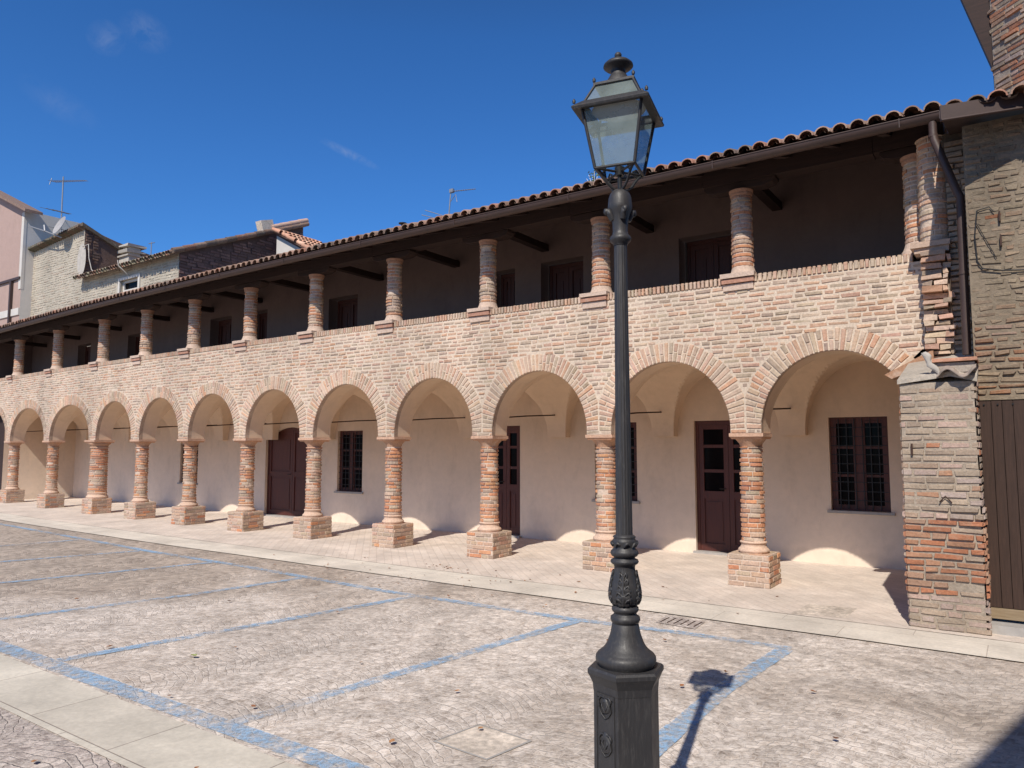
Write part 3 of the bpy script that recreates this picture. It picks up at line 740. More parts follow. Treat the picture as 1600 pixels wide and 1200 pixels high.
while z < 2.62:
    h = .0645 * R.uniform(.92, 1.1)
    deep = .017 if .28 < z < 1.1 else .005
    # front face
    if z + h < ztop(PY0) + .01:
        x = PX0 - R.uniform(0, .1)
        while x < PX1:
            L = R.choice([.24, .22, .25, .13, .2, .12]); u0, u1 = max(x, PX0), min(x + L - .009, PX1 + (.0 if z > .3 else .02))
            if u1 - u0 > .035 and not (z < .45 and z > .36 and u1 > 1.05):
                mb.brick(lambda u, v, hh: (u, PY0 - hh + .004 * math.sin(u * 6 + v * 4), v), u0, u1, z + .003 + R.uniform(-.002, .003), z + h - .010 + R.uniform(-.003, .002), R.uniform(.5, 1.4) * deep, pcol(z), bu=.008, bv=.008, j=.005, base=-.02)
            x += L
    for side in (0, 1):
        y = PY0
        while y < PY1:
            L = R.choice([.24, .12, .22, .25]); u0, u1 = y + .003, min(y + L - .012, PY1)
            if u1 - u0 > .03 and z + h < ztop(u0):
                F = (lambda u, v, hh: (PX1 + hh, u, v)) if side else (lambda u, v, hh: (PX0 - hh, u, v))
                mb.brick(F, u0, u1, z + .004, z + h - .010, R.uniform(.4, 1.3) * deep, pcol(z), bu=.010, bv=.010, j=.005)
            y += L
    z += h; r += 1
mb.build('shaft', M['pillar'], pillar)
mb = MB()   # lime coping
vs = [(.50, -1.12, 2.305), (.95, -1.12, 2.36), (1.16, -1.12, 2.30), (1.16, .04, 2.66), (.62, .04, 2.72), (.50, .04, 2.60)]
top = [(x, y, z + .05 + R.uniform(-.01, .02)) for x, y, z in vs]
mb.add(vs + top, [(0, 1, 7, 6), (1, 2, 8, 7), (2, 3, 9, 8), (3, 4, 10, 9), (4, 5, 11, 10), (5, 0, 6, 11), (6, 7, 8, 9, 10, 11)], (.48, .42, .35))
mb.build('mortar_cap', M['pillar'], pillar)
mb = MB(); mb.box(.80, 1.17, -1.12, -.78, 2.50, 2.53, (.55, .28, .18), .004); mb.box(.80, 1.15, -1.08, -.6, 2.40, 2.50, (.42, .36, .30), .01); mb.build('brick_slab', M['pillar'], pillar)
# white mortar lump
mb = MB()
n_, m_ = 16, 12; vs = []
for i in range(m_ + 1):
    t_ = i / m_; cx0, cz0 = .735 + .115 * t_ + .012 * math.sin(t_ * 9), 2.60 - .215 * t_; w0 = .024 * math.sin(PI * min(1, .12 + t_ * .88)) ** .6 * (1 + .35 * math.sin(t_ * 11)) + .004
    for k in range(n_):
        a_ = 2 * PI * k / n_; w1 = w0 * (1 + R.uniform(-.22, .22))
        vs.append((cx0 + w1 * math.cos(a_), -1.13 + .5 * w1 * math.sin(a_) , cz0 + .35 * w1 * math.cos(a_) + R.uniform(-.004, .004)))
mb.add(vs, [(i * n_ + k, i * n_ + (k + 1) % n_, (i + 1) * n_ + (k + 1) % n_, (i + 1) * n_ + k) for i in range(m_) for k in range(n_)], (1, 1, 1), True)
mb.build('lime_patch', M['concrete'], pillar)
# wavy clay tiles hanging over the edge
mb = MB(); n = 26
def wv(t): return .045 * math.sin(t * 2 * PI * 1.25 - .6)
for (yy, dz) in ((0, 0),):
    vs = []
    for y, dz, th in ((-1.20, 0, 0), (-1.20, 0, .022), (-.85, .10, .022), (-.85, .10, 0)):
        for k in range(n + 1): vs.append((.84 + .32 * k / n, y + .01 * math.sin(k), 2.385 + wv(k / n) + dz + (.02 * (k / n)) - th))
    m = n + 1
    mb.add(vs, [(q * m + k, q * m + k + 1, ((q + 1) % 4) * m + k + 1, ((q + 1) % 4) * m + k) for q in range(4) for k in range(n)], (.30, .24, .20), True)
mb.build('clay_tile', M['tile'], pillar)
mb = MB()   # slanting timber wedge where the last arch dies into the pillar
vs = [(.26, -.16, 2.49), (.33, -.16, 2.44), (.74, -.16, 2.60), (.74, -.16, 2.735), (.26, .04, 2.49), (.33, .04, 2.44), (.74, .04, 2.60), (.74, .04, 2.735)]
mb.add(vs, [(0, 1, 2, 3), (4, 7, 6, 5), (0, 4, 5, 1), (1, 5, 6, 2), (2, 6, 7, 3), (3, 7, 4, 0)], (.40, .22, .13)); mb.build('wedge_tile', M['colbrick'], pillar)

# ------------------------------------------------------------------ neighbouring brick building at the right
nb = thing('brick_building', 'old brick building with planked gate and brown eaves fascia behind the pillar', 'building', (1.8, -.2, 0))
WY = -.75; GX0, GX1, GZ1 = 1.150, 2.75, 2.145
mb = MB()
holed(mb, 1.13, 3.2, 0.0, 4.88, WY, [(GX0, GX1, .0, GZ1)], .25, (.28, .22, .155))
mb.quad((1.13, WY, 0), (1.13, 2.4, 0), (1.13, 2.4, 4.88), (1.13, WY, 4.88), (.38, .31, .23)); mb.quad((3.2, WY, 0), (3.2, 4, 0), (3.2, 4, 5.3), (3.2, WY, 4.88), (.40, .35, .28))
z = 0; 
while z < 4.8:
    h = .062 * R.uniform(.9, 1.12); x = 1.135 - R.uniform(0, .1)
    while x < 3.2:
        L = R.choice([.24, .22, .12, .2, .15]) if z < 2.9 else R.uniform(.07, .2); u0, u1 = max(x, 1.135), min(x + L - .010, 3.2)
        hole = z + h > 0 and z < GZ1 and u1 > GX0 and u0 < GX1
        if z < GZ1 and u0 < GX0 < u1: u1 = GX0 - .004; hole = False
        if u1 - u0 > .03 and not hole:
            if z < 2.9: cc = R.choice(GREY + RED[3:] + PNK[:1]); dp = R.uniform(.008, .022)
            else: cc = R.choice(GREY + [(.40, .33, .25)] * 3); dp = R.uniform(.002, .011)
            if R.random() < .04: cc = R.choice(RED)
            s = R.uniform(.60, .90); cc = (cc[0] * s, cc[1] * s * .95, cc[2] * s * .86)
            mb.brick(lambda u, v, hh: (u, WY - hh + .003 * math.sin(u * 9 + v * 7), v), u0, u1, z + .002 + R.uniform(-.004, .004), z + h - .008 + R.uniform(-.006, .003), dp, cc, bu=.014, bv=.014, j=.009, base=-.014)
        x += L
    z += h
mb.build('wall', M['pillar'], nb)
mb = MB(); mb.quad((.92, -.06, 2.3), (1.30, -.06, 2.3), (1.30, -.06, 5.1), (.92, -.06, 5.1), (.16, .12, .09))
z = 2.4
while z < 5.0:
    x = .93
    while x < 1.13:
        L = R.uniform(.06, .2); mb.brick(lambda u, v, hh: (u, -.06 - hh, v), x, min(x + L, 1.14), z, z + .05, R.uniform(0, .05), R.choice(GREY), j=.008, base=-.02); x += L + .012
    z += .062
mb.build('recess_wall', M['pillar'], nb)
gate = child('gate', nb, (1.9, WY, .1))
mb = MB(); x = GX0 + .005; 
while x < GX1 - .02:
    w = R.uniform(.085, .12); e = min(x + w, GX1 - .005); d = R.uniform(-.003, .003)
    mb.box(x, e - .005, -.775 + d, -.735 + d, .205, GZ1 - .01 + R.uniform(-.002, .002)); x = e
mb.box(GX0 + .002, GX1, -.733, -.72, .10, GZ1 - .002)
mb.build('planks', M['gatewood'], gate)
mb = MB(); mb.box(GX0 + .005, GX1, -.785, -.74, .105, .20, (1, 1, 1), .003); mb.build('bottom_plank', M['palewood'], gate)
mb = MB()
for x in (1.19, 1.30, 1.42, 1.55): mb.tube([(x, -.772, 2.10), (x, -.786, 2.10)], .008, 8)
mb.build('nails', M['iron'], gate)
mb = MB(); mb.box(GX0 - .005, GX1, -.98, -.70, -.01, .075, (1, 1, 1), .006); mb.build('doorstep', M['sillstone'], nb)
# fascia, turned a little against the wall
E0, E1 = Vector((.99, -1.30, 4.77)), Vector((2.4, -.77, 4.87))
mb = MB(); d = (E1 - E0); nn = Vector((d.y, -d.x, 0)).normalized() * .012
H = Vector((0, 0, .150))
a, b = E0, E1
vs = [a, b, b + H, a + H, a - nn * 2, b - nn * 2, b + H - nn * 2, a + H - nn * 2]
mb.add([tuple(q) for q in vs], [(0, 1, 2, 3), (4, 7, 6, 5), (0, 4, 5, 1), (3, 2, 6, 7), (0, 3, 7, 4), (1, 5, 6, 2)])
mb.tube([tuple(a + nn), tuple(b + nn)], .013, 8)
mb.build('fascia', M['copper'], nb)
mb = MB()
vs = [tuple(E0 + Vector((0, .02, .03))), tuple(E1 + Vector((0, .02, .03))), (3.2, 2.0, 5.55), (.98, 2.0, 5.55)]
mb.quad(*vs)
mb.quad(tuple(E0 + Vector((0, .02, .03))), (.98, 2.0, 5.55), (.96, -.45, 5.25), (.95, -.5, 5.1))
mb.build('eaves_boards', M['darkwood'], nb)
mb = MB(); 
def zf2(y): return 4.86 + .2 * (y + 1.3)
tiles(mb, 1.0, 3.2, -1.18, zf2, rows=8, rl=.40); mb.build('roof_tiles', M['tile'], nb)
# hanging cable on the wall
mb = MB(); pts = [(1.22, WY - .02, 4.00), (1.19, WY - .02, 3.75), (1.20, WY - .02, 3.50), (1.24, WY - .025, 3.42), (1.40, WY - .025, 3.38), (1.60, WY - .02, 3.36), (2.0, WY - .02, 3.33)]
mb.tube(pts, .007, 6); mb.tube([(1.22, WY - .02, 4.0), (1.32, WY - .02, 4.02), (1.36, WY - .02, 3.96)], .005, 6); mb.tube([(1.20, WY - .02, 3.9), (1.36, WY - .02, 3.5)], .004, 6)
mb.build('cable', M['iron'], nb)
for (x, z) in ((1.40, 3.86), (1.40, 3.62)):
    mb = MB(); mb.box(x - .008, x + .008, WY - .04, WY, z, z + .10); mb.build('iron_hook', M['rust'], nb)
for (x, z, q) in ((.60, 1.62, 0), (.86, 1.21, 1)):
    mb = MB()
    if q == 0: mb.box(x - .008, x + .008, PY0 - .03, PY0, z, z + .11)
    else: mb.tube([(x - .05, PY0 - .02, z - .03), (x, PY0 - .03, z + .03), (x + .05, PY0 - .02, z - .03)], .007, 6)
    mb.build('iron_hook', M['rust'], pillar)

# tower rising behind
tw = thing('brick_tower', 'ragged brick corner of a taller tower under dark overhanging eaves, rising over the fascia', 'tower', (1.6, 1.2, 5))
d = Vector((.743, -.669, 0)); nrm = Vector((-.669, -.743, 0)); P0 = Vector((1.405, 1.5, 0))
mb = MB()
def TW(u, v, h): q = P0 + d * u + nrm * h; return (q.x, q.y, v)
mb.quad(TW(0, 5.2, 0), TW(2.2, 5.2, 0), TW(2.2, 9.5, 0), TW(0, 9.5, 0), (.44, .36, .29))
q2 = P0 - nrm * 2; mb.quad((P0.x, P0.y, 5.2), (P0.x, P0.y, 9.5), (q2.x, q2.y, 9.5), (q2.x, q2.y, 5.2), (.2, .15, .12))
z = 5.3
while z < 9.4:
    x = R.uniform(-.03, .03)
    while x < 2.2:
        L = R.choice([.24, .2, .12, .22])
        if R.random() > .04: mb.brick(TW, x, x + L - .012, z, z + .05, R.uniform(.005, .03), R.choice([pcol(.6), pcol(2), pcol(1.2), bcol(.1)]), j=.007)
        x += L
    z += .062
mb.build('wall', M['pillar'], tw)
mb = MB()
base = [(1.402, 6.02), (1.396, 6.40), (1.115, 7.387), (.80, 8.5), (1.45, 9.2), (1.42, 6.02)]
n = len(base); vs = [(x, 1.52, z) for x, z in base] + [(x + .05, 2.1, z) for x, z in base]
mb.add(vs, [tuple(range(n)), tuple(range(n, 2 * n))] + [(k, (k + 1) % n, n + (k + 1) % n, n + k) for k in range(n)])
mb.build('eaves', M['darkwood'], tw)

# building at the right of the viewer, its roof edge throws the shadow in the corner
Hh = 7.0
cb_ = thing('rendered_house', 'tall plain rendered house standing on the right side of the square', 'house', (4, -11, 0))
mb = MB()
def edge(y): return 1.135 + .226 * Hh + .217 * (y - (-4.427 - .922 * Hh))
ya, yb_ = -24., -4.2
vs = [(edge(ya) + .5, ya, 0), (edge(yb_) + .5, yb_, 0), (edge(yb_) + 7, yb_, 0), (edge(ya) + 7, ya, 0)]
mb.add(vs + [(x, y, Hh) for x, y, _ in vs], [(0, 1, 5, 4), (1, 2, 6, 5), (2, 3, 7, 6), (3, 0, 4, 7)]); mb.build('wall', M['pink'], cb_)
mb = MB(); vs = [(edge(ya), ya, Hh), (edge(yb_), yb_, Hh), (edge(yb_) + 4, yb_, Hh + 1.2), (edge(ya) + 4, ya, Hh + 1.2), (edge(yb_) + 8, yb_, Hh), (edge(ya) + 8, ya, Hh)]
mb.add(vs, [(0, 1, 2, 3), (3, 2, 4, 5)]); mb.build('roof', M['tile'], cb_)

# ------------------------------------------------------------------ ground
def sheet(name, mat, x0, x1, ya, yb, z, n=60, bent=True, kind='structure', jig=0.0):
    mb = MB(); e0 = e1 = 0
    for k in range(n):
        a, b = x0 + (x1 - x0) * k / n, x0 + (x1 - x0) * (k + 1) / n
        f0 = e0; f1 = e1; e0 = R.uniform(-jig, jig); e1 = R.uniform(-jig, jig)
        mb.quad((a, ya + f0, z), (b, ya + e0, z), (b, yb + e1, z), (a, yb + f1, z))
    o = mb.build(name, mat, None, bent); tag(o, kind=kind); return o
mb = MB(); mb.quad((-300, -300, -.016), (300, -300, -.016), (300, 300, -.016), (-300, 300, -.016)); tag(mb.build('ground', M['sett']), kind='structure')
sheet('near_paving', M['sett2'], -40, 30, -30, -6.93, -.012, 4, False)
sheet('near_kerb', M['nearstrip'], -40, 12, -6.94, -6.41, -.006, 90, False, jig=.004)
sheet('kerb_strip', M['strip'], -40, 6, -1.88, -1.21, -.004, 100, True, jig=.008)
sheet('gallery_paving', M['floor'], -40, 6, -1.215, 2.62, 0.0, 60, True)
# parking bay lines
mb = MB()
def line(pts, w):
    w *= 1.22
    for (x0, y0), (x1, y1) in zip(pts, pts[1:]):
        L = math.hypot(x1 - x0, y1 - y0); n = max(1, int(L / .12)); nx, ny = -(y1 - y0) / L, (x1 - x0) / L
        for k in range(n):
            t0, t1 = k / n, (k + 1) / n
            j = [R.uniform(-.006, .006) for _ in range(2)]
            mb.quad(*[(x0 + (x1 - x0) * t + nx * s * (w / 2) + nx * j[0], y0 + (y1 - y0) * t + ny * s * (w / 2), -.008) for t, s in ((t0, -1), (t1, -1), (t1, 1), (t0, 1))])
line([(-.22, -2.50), (-1.134, -2.52), (-2.2, -2.63), (-4.85, -2.66), (-7.8, -2.5), (-10.4, -2.45), (-12.6, -2.3), (-16, -2.1), (-24, -1.6)], .10)
mb.build('parking_marking', M['paint']); tag(C.objects['parking_marking'], kind='structure')
for k, (pts, w) in enumerate([([(-12, -6.30), (-5.0, -6.30), (-2.6, -6.29), (-.6, -6.26)], .13), ([(-.265, -2.56), (-.346, -3.87), (-.33, -5.2), (-.33, -6.19)], .12),
        ([(-2.22, -2.69), (-2.46, -4.6), (-2.63, -6.22)], .10), ([(-4.35, -2.72), (-4.75, -5.0), (-4.97, -6.22)], .10), ([(-6.36, -2.66), (-6.53, -4.1), (-7.07, -6.22)], .10),
        ([(-8.49, -2.56), (-9.19, -5.05), (-9.4, -6.22)], .10), ([(-10.57, -2.52), (-11.14, -4.32), (-11.5, -6.22)], .10), ([(-12.9, -2.38), (-13.6, -6.2)], .10)]):
    mb = MB(); line(pts, w); tag(mb.build('parking_marking', M['paint']), kind='structure')
# covers and drain
def cover(name, q, mat, label, cat, rim=True):
    mb = MB(); mb.add([(x, y, (.002 if y > -2 else -.0125) if name != 'drain_grate' else -.004) for x, y in q], [(0, 1, 2, 3)])
    c = (sum(x for x, y in q) / 4, sum(y for x, y in q) / 4, 0)
    e = thing(name, label, cat, c); mb.build('plate', mat, e)
    if rim:
        mb = MB(); z = -.0118 if c[1] < -2 else .003
        for i in range(4):
            a, b = Vector((*q[i], z)), Vector((*q[(i + 1) % 4], z)); cc = Vector(c) ; cc.z = z
            mb.quad(tuple(a), tuple(b), tuple(b + (cc - b) * .07 + Vector((0, 0, .001))), tuple(a + (cc - a) * .07 + Vector((0, 0, .001))))
        mb.build('rim', M['sillstone'] if name != 'drain_grate' else M['iron'], e)
    return e, c
def lowq(q, z): return q
e, c = cover('manhole_cover', [(-1.434, -5.735), (-1.02, -5.76), (-.96, -5.40), (-1.372, -5.362)], M['rustplate'], 'square concrete filled manhole cover with rust specks in the parking bay left of the lamp', 'manhole cover')
e, c = cover('manhole_cover', [(-.56, -1.19), (-.06, -1.08), (-.04, -.55), (-.51, -.60)], M['rustplate'], 'flat brown access cover set in the gallery paving before the last arch', 'manhole cover', False)
g = thing('drain_grate', 'small slotted drain grate in the setts at the edge of the stone strip', 'drain', (-1.36, -2.12, 0))
mb = MB(); mb.quad((-1.56, -2.28, -.010), (-1.14, -2.32, -.010), (-1.17, -1.98, -.010), (-1.58, -1.95, -.010)); mb.build('frame', M['sett2'], g)
mb = MB()
for k in range(6):
    x = -1.53 + k * .068; mb.quad((x, -2.24, -.007), (x + .013, -2.242, -.007), (x + .013, -2.02, -.007), (x, -2.018, -.007))
mb.build('slots', M['rust'], g)

# ------------------------------------------------------------------ street lamp
LX, LY = .19, -6.5
DH = math.hypot(1.4795 - LX, -9.1249 - LY)
def zz(py): return 1.7 + DH * .9889 * math.tan(.0851 + math.atan((600 - py) / 1147.8))
U = 1 / 394.
lamp = thing('street_lamp', 'grey cast iron street lamp with glazed four sided lantern and six sided pedestal', 'street lamp', (LX, LY, 0))
tocam = math.atan2(-9.1249 - LY, 1.4795 - LX)
mb = MB()
def hexring(R_, z, rot=0): return [(LX + R_ * math.cos(tocam + math.radians(-14 + 60 * k) + rot), LY + R_ * math.sin(tocam + math.radians(-14 + 60 * k) + rot), z) for k in range(6)]
def hexstack(mb, prof):
    vs = []
    for r_, z_ in prof: vs += hexring(r_, z_)
    n = 6; mb.add(vs, [(i * n + k, i * n + (k + 1) % n, (i + 1) * n + (k + 1) % n, (i + 1) * n + k) for i in range(len(prof) - 1) for k in range(n)])
    mb.add(vs[-6:], [(0, 1, 2, 3, 4, 5)]); return vs
zb = .868
hexstack(mb, [(.155, -.01), (.155, .06), (.135, .085), (.128, .11), (.1265, zb - .09), (.128, zb - .085), (.130, zb - .06), (.142, zb - .035), (.150, zb - .022), (.150, zb - .008), (.143, zb)])
mb.build('pedestal', M['castiron'], lamp)
# framed panel and small shield casting on the left face
mb = MB()
A = hexring(.1265, 0)
fa, fb = Vector(A[0]), Vector(A[5]); 
cands = [(Vector(A[k]), Vector(A[(k + 1) % 6])) for k in range(6)]
camd = Vector((1.4795 - LX, -9.1249 - LY, 0)).normalized(); right = Vector((-camd.y, camd.x, 0))   # towards the right of the picture
def facing(ab): m_ = ((ab[0] + ab[1]) / 2 - Vector((LX, LY, 0))).normalized(); return m_
vis = sorted([ab for ab in cands if facing(ab).dot(camd) > .2], key=lambda ab: facing(ab).dot(right))
for fi, (p_, q_) in enumerate(vis):
    nrm_ = facing((p_, q_)); tt = (q_ - p_).normalized(); w_ = (q_ - p_).length; mid = (p_ + q_) / 2
    def FP(u, v, h): r__ = mid + tt * u + nrm_ * (h + .0005); return (r__.x, r__.y, v)
    for (u0, u1, v0, v1) in ((-w_ * .40, -w_ * .37, .16, .76), (w_ * .37, w_ * .40, .16, .76), (-w_ * .37, w_ * .37, .745, .76), (-w_ * .37, w_ * .37, .16, .175)):
        pass
    if facing((p_, q_)).dot(right) < -.5:
        for (u0, u1, v0, v1) in ((-w_ * .38, -w_ * .34, .16, .78), (w_ * .34, w_ * .38, .16, .78), (-w_ * .34, w_ * .34, .765, .78), (-w_ * .34, w_ * .34, .16, .175)):
            mb.brick(FP, u0, u1, v0, v1, .004, (1, 1, 1), bu=.001, bv=.001, j=0)
        for zc_, s_ in ((.735, 1.0), (.60, 1.35), (.42, 1.0)):
            n = 14; pts = []
            for k in range(n):
                a = 2 * PI * k / n; rr = .024 * s_ * (1 + .18 * math.cos(3 * a + 1))
                pts.append((rr * math.cos(a) * .8, rr * math.sin(a) * 1.2))
            vs = [FP(u, zc_ + v, .0) for u, v in pts] + [FP(u * .75, zc_ + v * .75, .008) for u, v in pts] + [FP(u * .35, zc_ + v * .35, .004) for u, v in pts] + [FP(0, zc_, .009)]
            mb.add(vs, [(k, (k + 1) % n, n + (k + 1) % n, n + k) for k in range(n)] + [(n + k, n + (k + 1) % n, 2 * n + (k + 1) % n, 2 * n + k) for k in range(n)] + [(2 * n + k, 2 * n + (k + 1) % n, 3 * n) for k in range(n)], (1, 1, 1), True)
for zc_ in (.735, .60, .42):
    p_, q_ = vis[0]; nrm_ = facing((p_, q_)); tt = (q_ - p_).normalized(); mid = (p_ + q_) / 2
    def FQ(u, v, h=.004): r__ = mid + tt * u + nrm_ * h; return (r__.x, r__.y, zc_ + v)
    for s_ in (-1, 1):
        mb.tube([FQ(s_ * .004, .034), FQ(s_ * .020, .036), FQ(s_ * .031, .024), FQ(s_ * .027, .006), FQ(s_ * .030, -.012), FQ(s_ * .018, -.030), FQ(0, -.042)], [.002, .0035, .004, .003, .0035, .003, .002], 6)
        mb.tube([FQ(s_ * .006, .018, .006), FQ(s_ * .014, .006, .008), FQ(s_ * .006, -.010, .008), FQ(0, -.018, .006)], [.002, .003, .003, .002], 6)
mb.build('emblem', M['castiron'], lamp)
mb = MB()
def L_(prof, n=36, rf=None): mb.lathe([(r_ * U, z_) for r_, z_ in prof], n, (1, 1, 1), (LX, LY, 0), rf)
L_([(40, zb - .01), (41, zb + .002), (44, zb + .010), (45.5, zb + .022), (45, zb + .036), (42, zb + .046), (39.5, zb + .049), (38.5, zb + .053), (34, zb + .062), (30, zb + .075), (27, zb + .090), (24.5, zb + .107), (22.5, zb + .122), (20, zz(974)), (19, zz(972.5)),
    (21, zz(971)), (22.5, zz(967)), (22, zz(963)), (18, zz(960)), (16.5, zz(957)), (19, zz(955)), (20.5, zz(952)), (20, zz(948)), (15, zz(945))], 40)
mb.build('bell_base', M['castiron'], lamp)
mb = MB()
L_([(14, zz(947)), (16, zz(945)), (19.5, zz(941)), (22.3, zz(934)), (22.5, zz(926)), (21, zz(915)), (18.5, zz(903)), (16.5, zz(893)), (15.6, zz(886)), (16.5, zz(882)), (20, zz(880)), (21.5, zz(877)), (20.5, zz(874)), (16, zz(872)), (16, zz(870)),
    (19.5, zz(868)), (21.5, zz(864)), (20.5, zz(860)), (17, zz(857)), (16.5, zz(853)), (18.5, zz(847)), (17, zz(842)), (15.5, zz(841)), (17.5, zz(839)), (16.5, zz(837)), (13, zz(835))], 40)
def UR(py):
    tab = [(880, 15.6), (886, 15.6), (903, 18.5), (915, 21), (926, 22.5), (934, 22.3), (941, 19.5), (947, 15)]
    for (p0, r0), (p1, r1) in zip(tab, tab[1:]):
        if p0 <= py <= p1: return r0 + (r1 - r0) * (py - p0) / (p1 - p0)
    return 15.6
# acanthus leaves in relief: a raised blade with curling lobes and a midrib
for k in range(4):
    a0 = tocam + k * PI / 2 - .12
    def UP(a, py, h): return (LX + (UR(py) * U + h) * math.cos(a), LY + (UR(py) * U + h) * math.sin(a), zz(py))
    rows_ = 26; vs = []
    for i in range(rows_ + 1):
        tt_ = i / rows_; py = 942 - 50 * tt_
        wid = .62 * math.sin(PI * min(1, .16 + .80 * tt_)) ** .8 * (1 - .35 * tt_) * (1 + .22 * math.sin(tt_ * 26))
        for q, (f_, h_) in enumerate(((-1, -.001), (-.8, .0055), (-.4, .0025), (0, .0065), (.4, .0025), (.8, .0055), (1, -.001))):
            vs.append(UP(a0 + f_ * wid, py + abs(f_) * 5, h_ + .002 * math.sin(tt_ * 26 + 1)))
    mb.add(vs, [(i * 7 + q, i * 7 + q + 1, (i + 1) * 7 + q + 1, (i + 1) * 7 + q) for i in range(rows_) for q in range(6)], (1, 1, 1), True)
    mb.tube([UP(a0, py, .004) for py in range(943, 890, -6)], [.005] * 8 + [.003], 6)
    for q in range(5):
        py = 938 - q * 10
        for s in (-1, 1):
            mb.tube([UP(a0 + s * da * (1 - .11 * q), max(py - dp_, 884), .0035) for da, dp_ in ((.05, -2), (.25, 4), (.42, 6), (.50, 3), (.50, -1))], [.002, .0042, .0048, .0042, .002], 6)
for k in range(8):
    a0 = tocam + k * PI / 4 + .2
    mb.tube([(LX + r_ * U * math.cos(a0 + da), LY + r_ * U * math.sin(a0 + da), zz(py)) for r_, da, py in ((17.3, -.25, 854), (19, -.1, 849), (19.5, .05, 847), (18.3, .22, 850))], [.003, .007, .007, .003], 6)
mb.build('urn', M['castiron'], lamp)
mb = MB(); nfl = 16
L_([(12.9, zz(838)), (12.6, zz(800)), (12.0, zz(700)), (11.4, zz(600)), (10.8, zz(500)), (10.2, zz(385)), (10.2, zz(376))], 96, rf=lambda a, z: 1 - .055 * (0.5 + .5 * math.cos(nfl * a)) ** 2)
mb.build('fluted_pole', M['castiron'], lamp)
mb = MB()
L_([(11, zz(384)), (12, zz(381)), (16.5, zz(377)), (17, zz(373)), (15.5, zz(370)), (12.5, zz(367)), (11.8, zz(362)), (12.2, zz(352)), (13.6, zz(342)), (16, zz(335)), (18.5, zz(329)), (19.3, zz(324)), (18.8, zz(320)),
    (18.6, zz(317)), (17.8, zz(310)), (15.2, zz(303)), (11, zz(298.5)), (7, zz(297)), (3, zz(296))], 36)
for k in range(4):
    a0 = tocam + k * PI / 2 + .35
    mb.tube([(LX + r_ * U * math.cos(a0), LY + r_ * U * math.sin(a0), zz(py)) for r_, py in ((13, 345), (17, 336), (21, 331), (23.5, 331), (24.5, 334), (22.5, 337))], [.012, .014, .013, .011, .008, .005], 8)
mb.build('collar', M['castiron'], lamp)
# lantern
lant = child('lantern', lamp, (LX, LY, zz(270)))
def corner(h, z, k):
    s = [(-1, -1), (1, -1), (1, 1), (-1, 1)][k]
    a = tocam + math.radians(LROT)
    ex = Vector((math.cos(a), math.sin(a), 0)); ey = Vector((-math.sin(a), math.cos(a), 0))
    p = Vector((LX, LY, z)) + ex * (-s[1] * h) + ey * (s[0] * h); return tuple(p)
LROT = -14
zB, zT_ = zz(269), zz(180)
hB, hT = .080, .120
def bar4(mb, h, z, t, w=None):
    for k in range(4): mb.tube([corner(h, z, k), corner(h, z, (k + 1) % 4)], t, 4)
mb = MB()
bar4(mb, hB, zB, .0065); bar4(mb, hT, zT_, .006)
for k in range(4): mb.tube([corner(hB, zB, k), corner(hT, zT_, k)], .0065, 6)
# brim: sloping skirt
def frust(mb, prof):
    vs = [corner(h, z, k) for h, z in prof for k in range(4)]
    mb.add(vs, [(i * 4 + k, i * 4 + (k + 1) % 4, (i + 1) * 4 + (k + 1) % 4, (i + 1) * 4 + k) for i in range(len(prof) - 1) for k in range(4)])
zBr = zz(177)
frust(mb, [(hT - .004, zT_ - .004), (.152, zBr - .020), (.155, zBr - .012), (.150, zBr - .005), (.118, zBr + .022), (.110, zBr + .022), (.118, zBr + .010), (hT - .004, zT_ + .004)])
zC_ = zz(140)
for k in range(4): mb.tube([corner(.112, zBr + .02, k), corner(.076, zC_, k)], .0055, 6)
frust(mb, [(.070, zC_ - .006), (.083, zC_ - .004), (.083, zC_ + .006), (.06, zC_ + .014), (.03, zC_ + .018)])
for k in range(4):
    for (h, z) in ((.145, zBr + .004), (.080, zC_ + .010)):
        c_ = corner(h, z, k); mb.tube([c_, (c_[0], c_[1], c_[2] + .010), (c_[0], c_[1], c_[2] + .018)], [.006, .007, .002], 6)
mb.build('frame', M['castiron'], lant)
mb = MB()
for k in range(4):
    j = (k + 1) % 4
    mb.quad(corner(hB - .001, zB + .006, k), corner(hB - .001, zB + .006, j), corner(hT - .002, zT_ - .006, j), corner(hT - .002, zT_ - .006, k))
    mb.quad(corner(.109, zBr + .022, k), corner(.109, zBr + .022, j), corner(.075, zC_ - .006, j), corner(.075, zC_ - .006, k))
mb.build('pane', M['lampglass'], lant)
mb = MB()
L_([(23, zC_ + .008), (21, zz(130)), (15.5, zz(122)), (12.5, zz(117)), (11.5, zz(112)), (12.5, zz(109.5)), (21, zz(107)), (24, zz(104.5)), (23.5, zz(102)), (19, zz(98)), (10, zz(93.8)), (4.5, zz(92)), (4, zz(90.5)), (5.5, zz(89)), (5.8, zz(86)), (4.5, zz(83.5)), (2, zz(82))], 28)
mb.build('chimney_cap', M['castiron'], lant)
mb = MB()
for k in range(4):
    c_ = Vector(corner(hB, zB, k)); m_ = Vector((LX, LY, 0)); dr = (Vector((c_.x, c_.y, 0)) - m_)
    pts = [(m_.x + dr.x * f_, m_.y + dr.y * f_, z_) for f_, z_ in ((.10, zz(299)), (.30, zz(296)), (.50, zz(290)), (.62, zz(282)), (.78, zz(274)), (1.0, zz(267)))]
    mb.tube(pts, .006, 6)
    pts = [(m_.x + dr.x * f_, m_.y + dr.y * f_, z_) for f_, z_ in ((.75, zz(276)), (.60, zz(271)), (.55, zz(265)), (.68, zz(262)), (.78, zz(266)))]
    mb.tube(pts, .004, 6)
mb.tube([(LX, LY, zz(298)), (LX, LY, zz(272))], .009, 8)
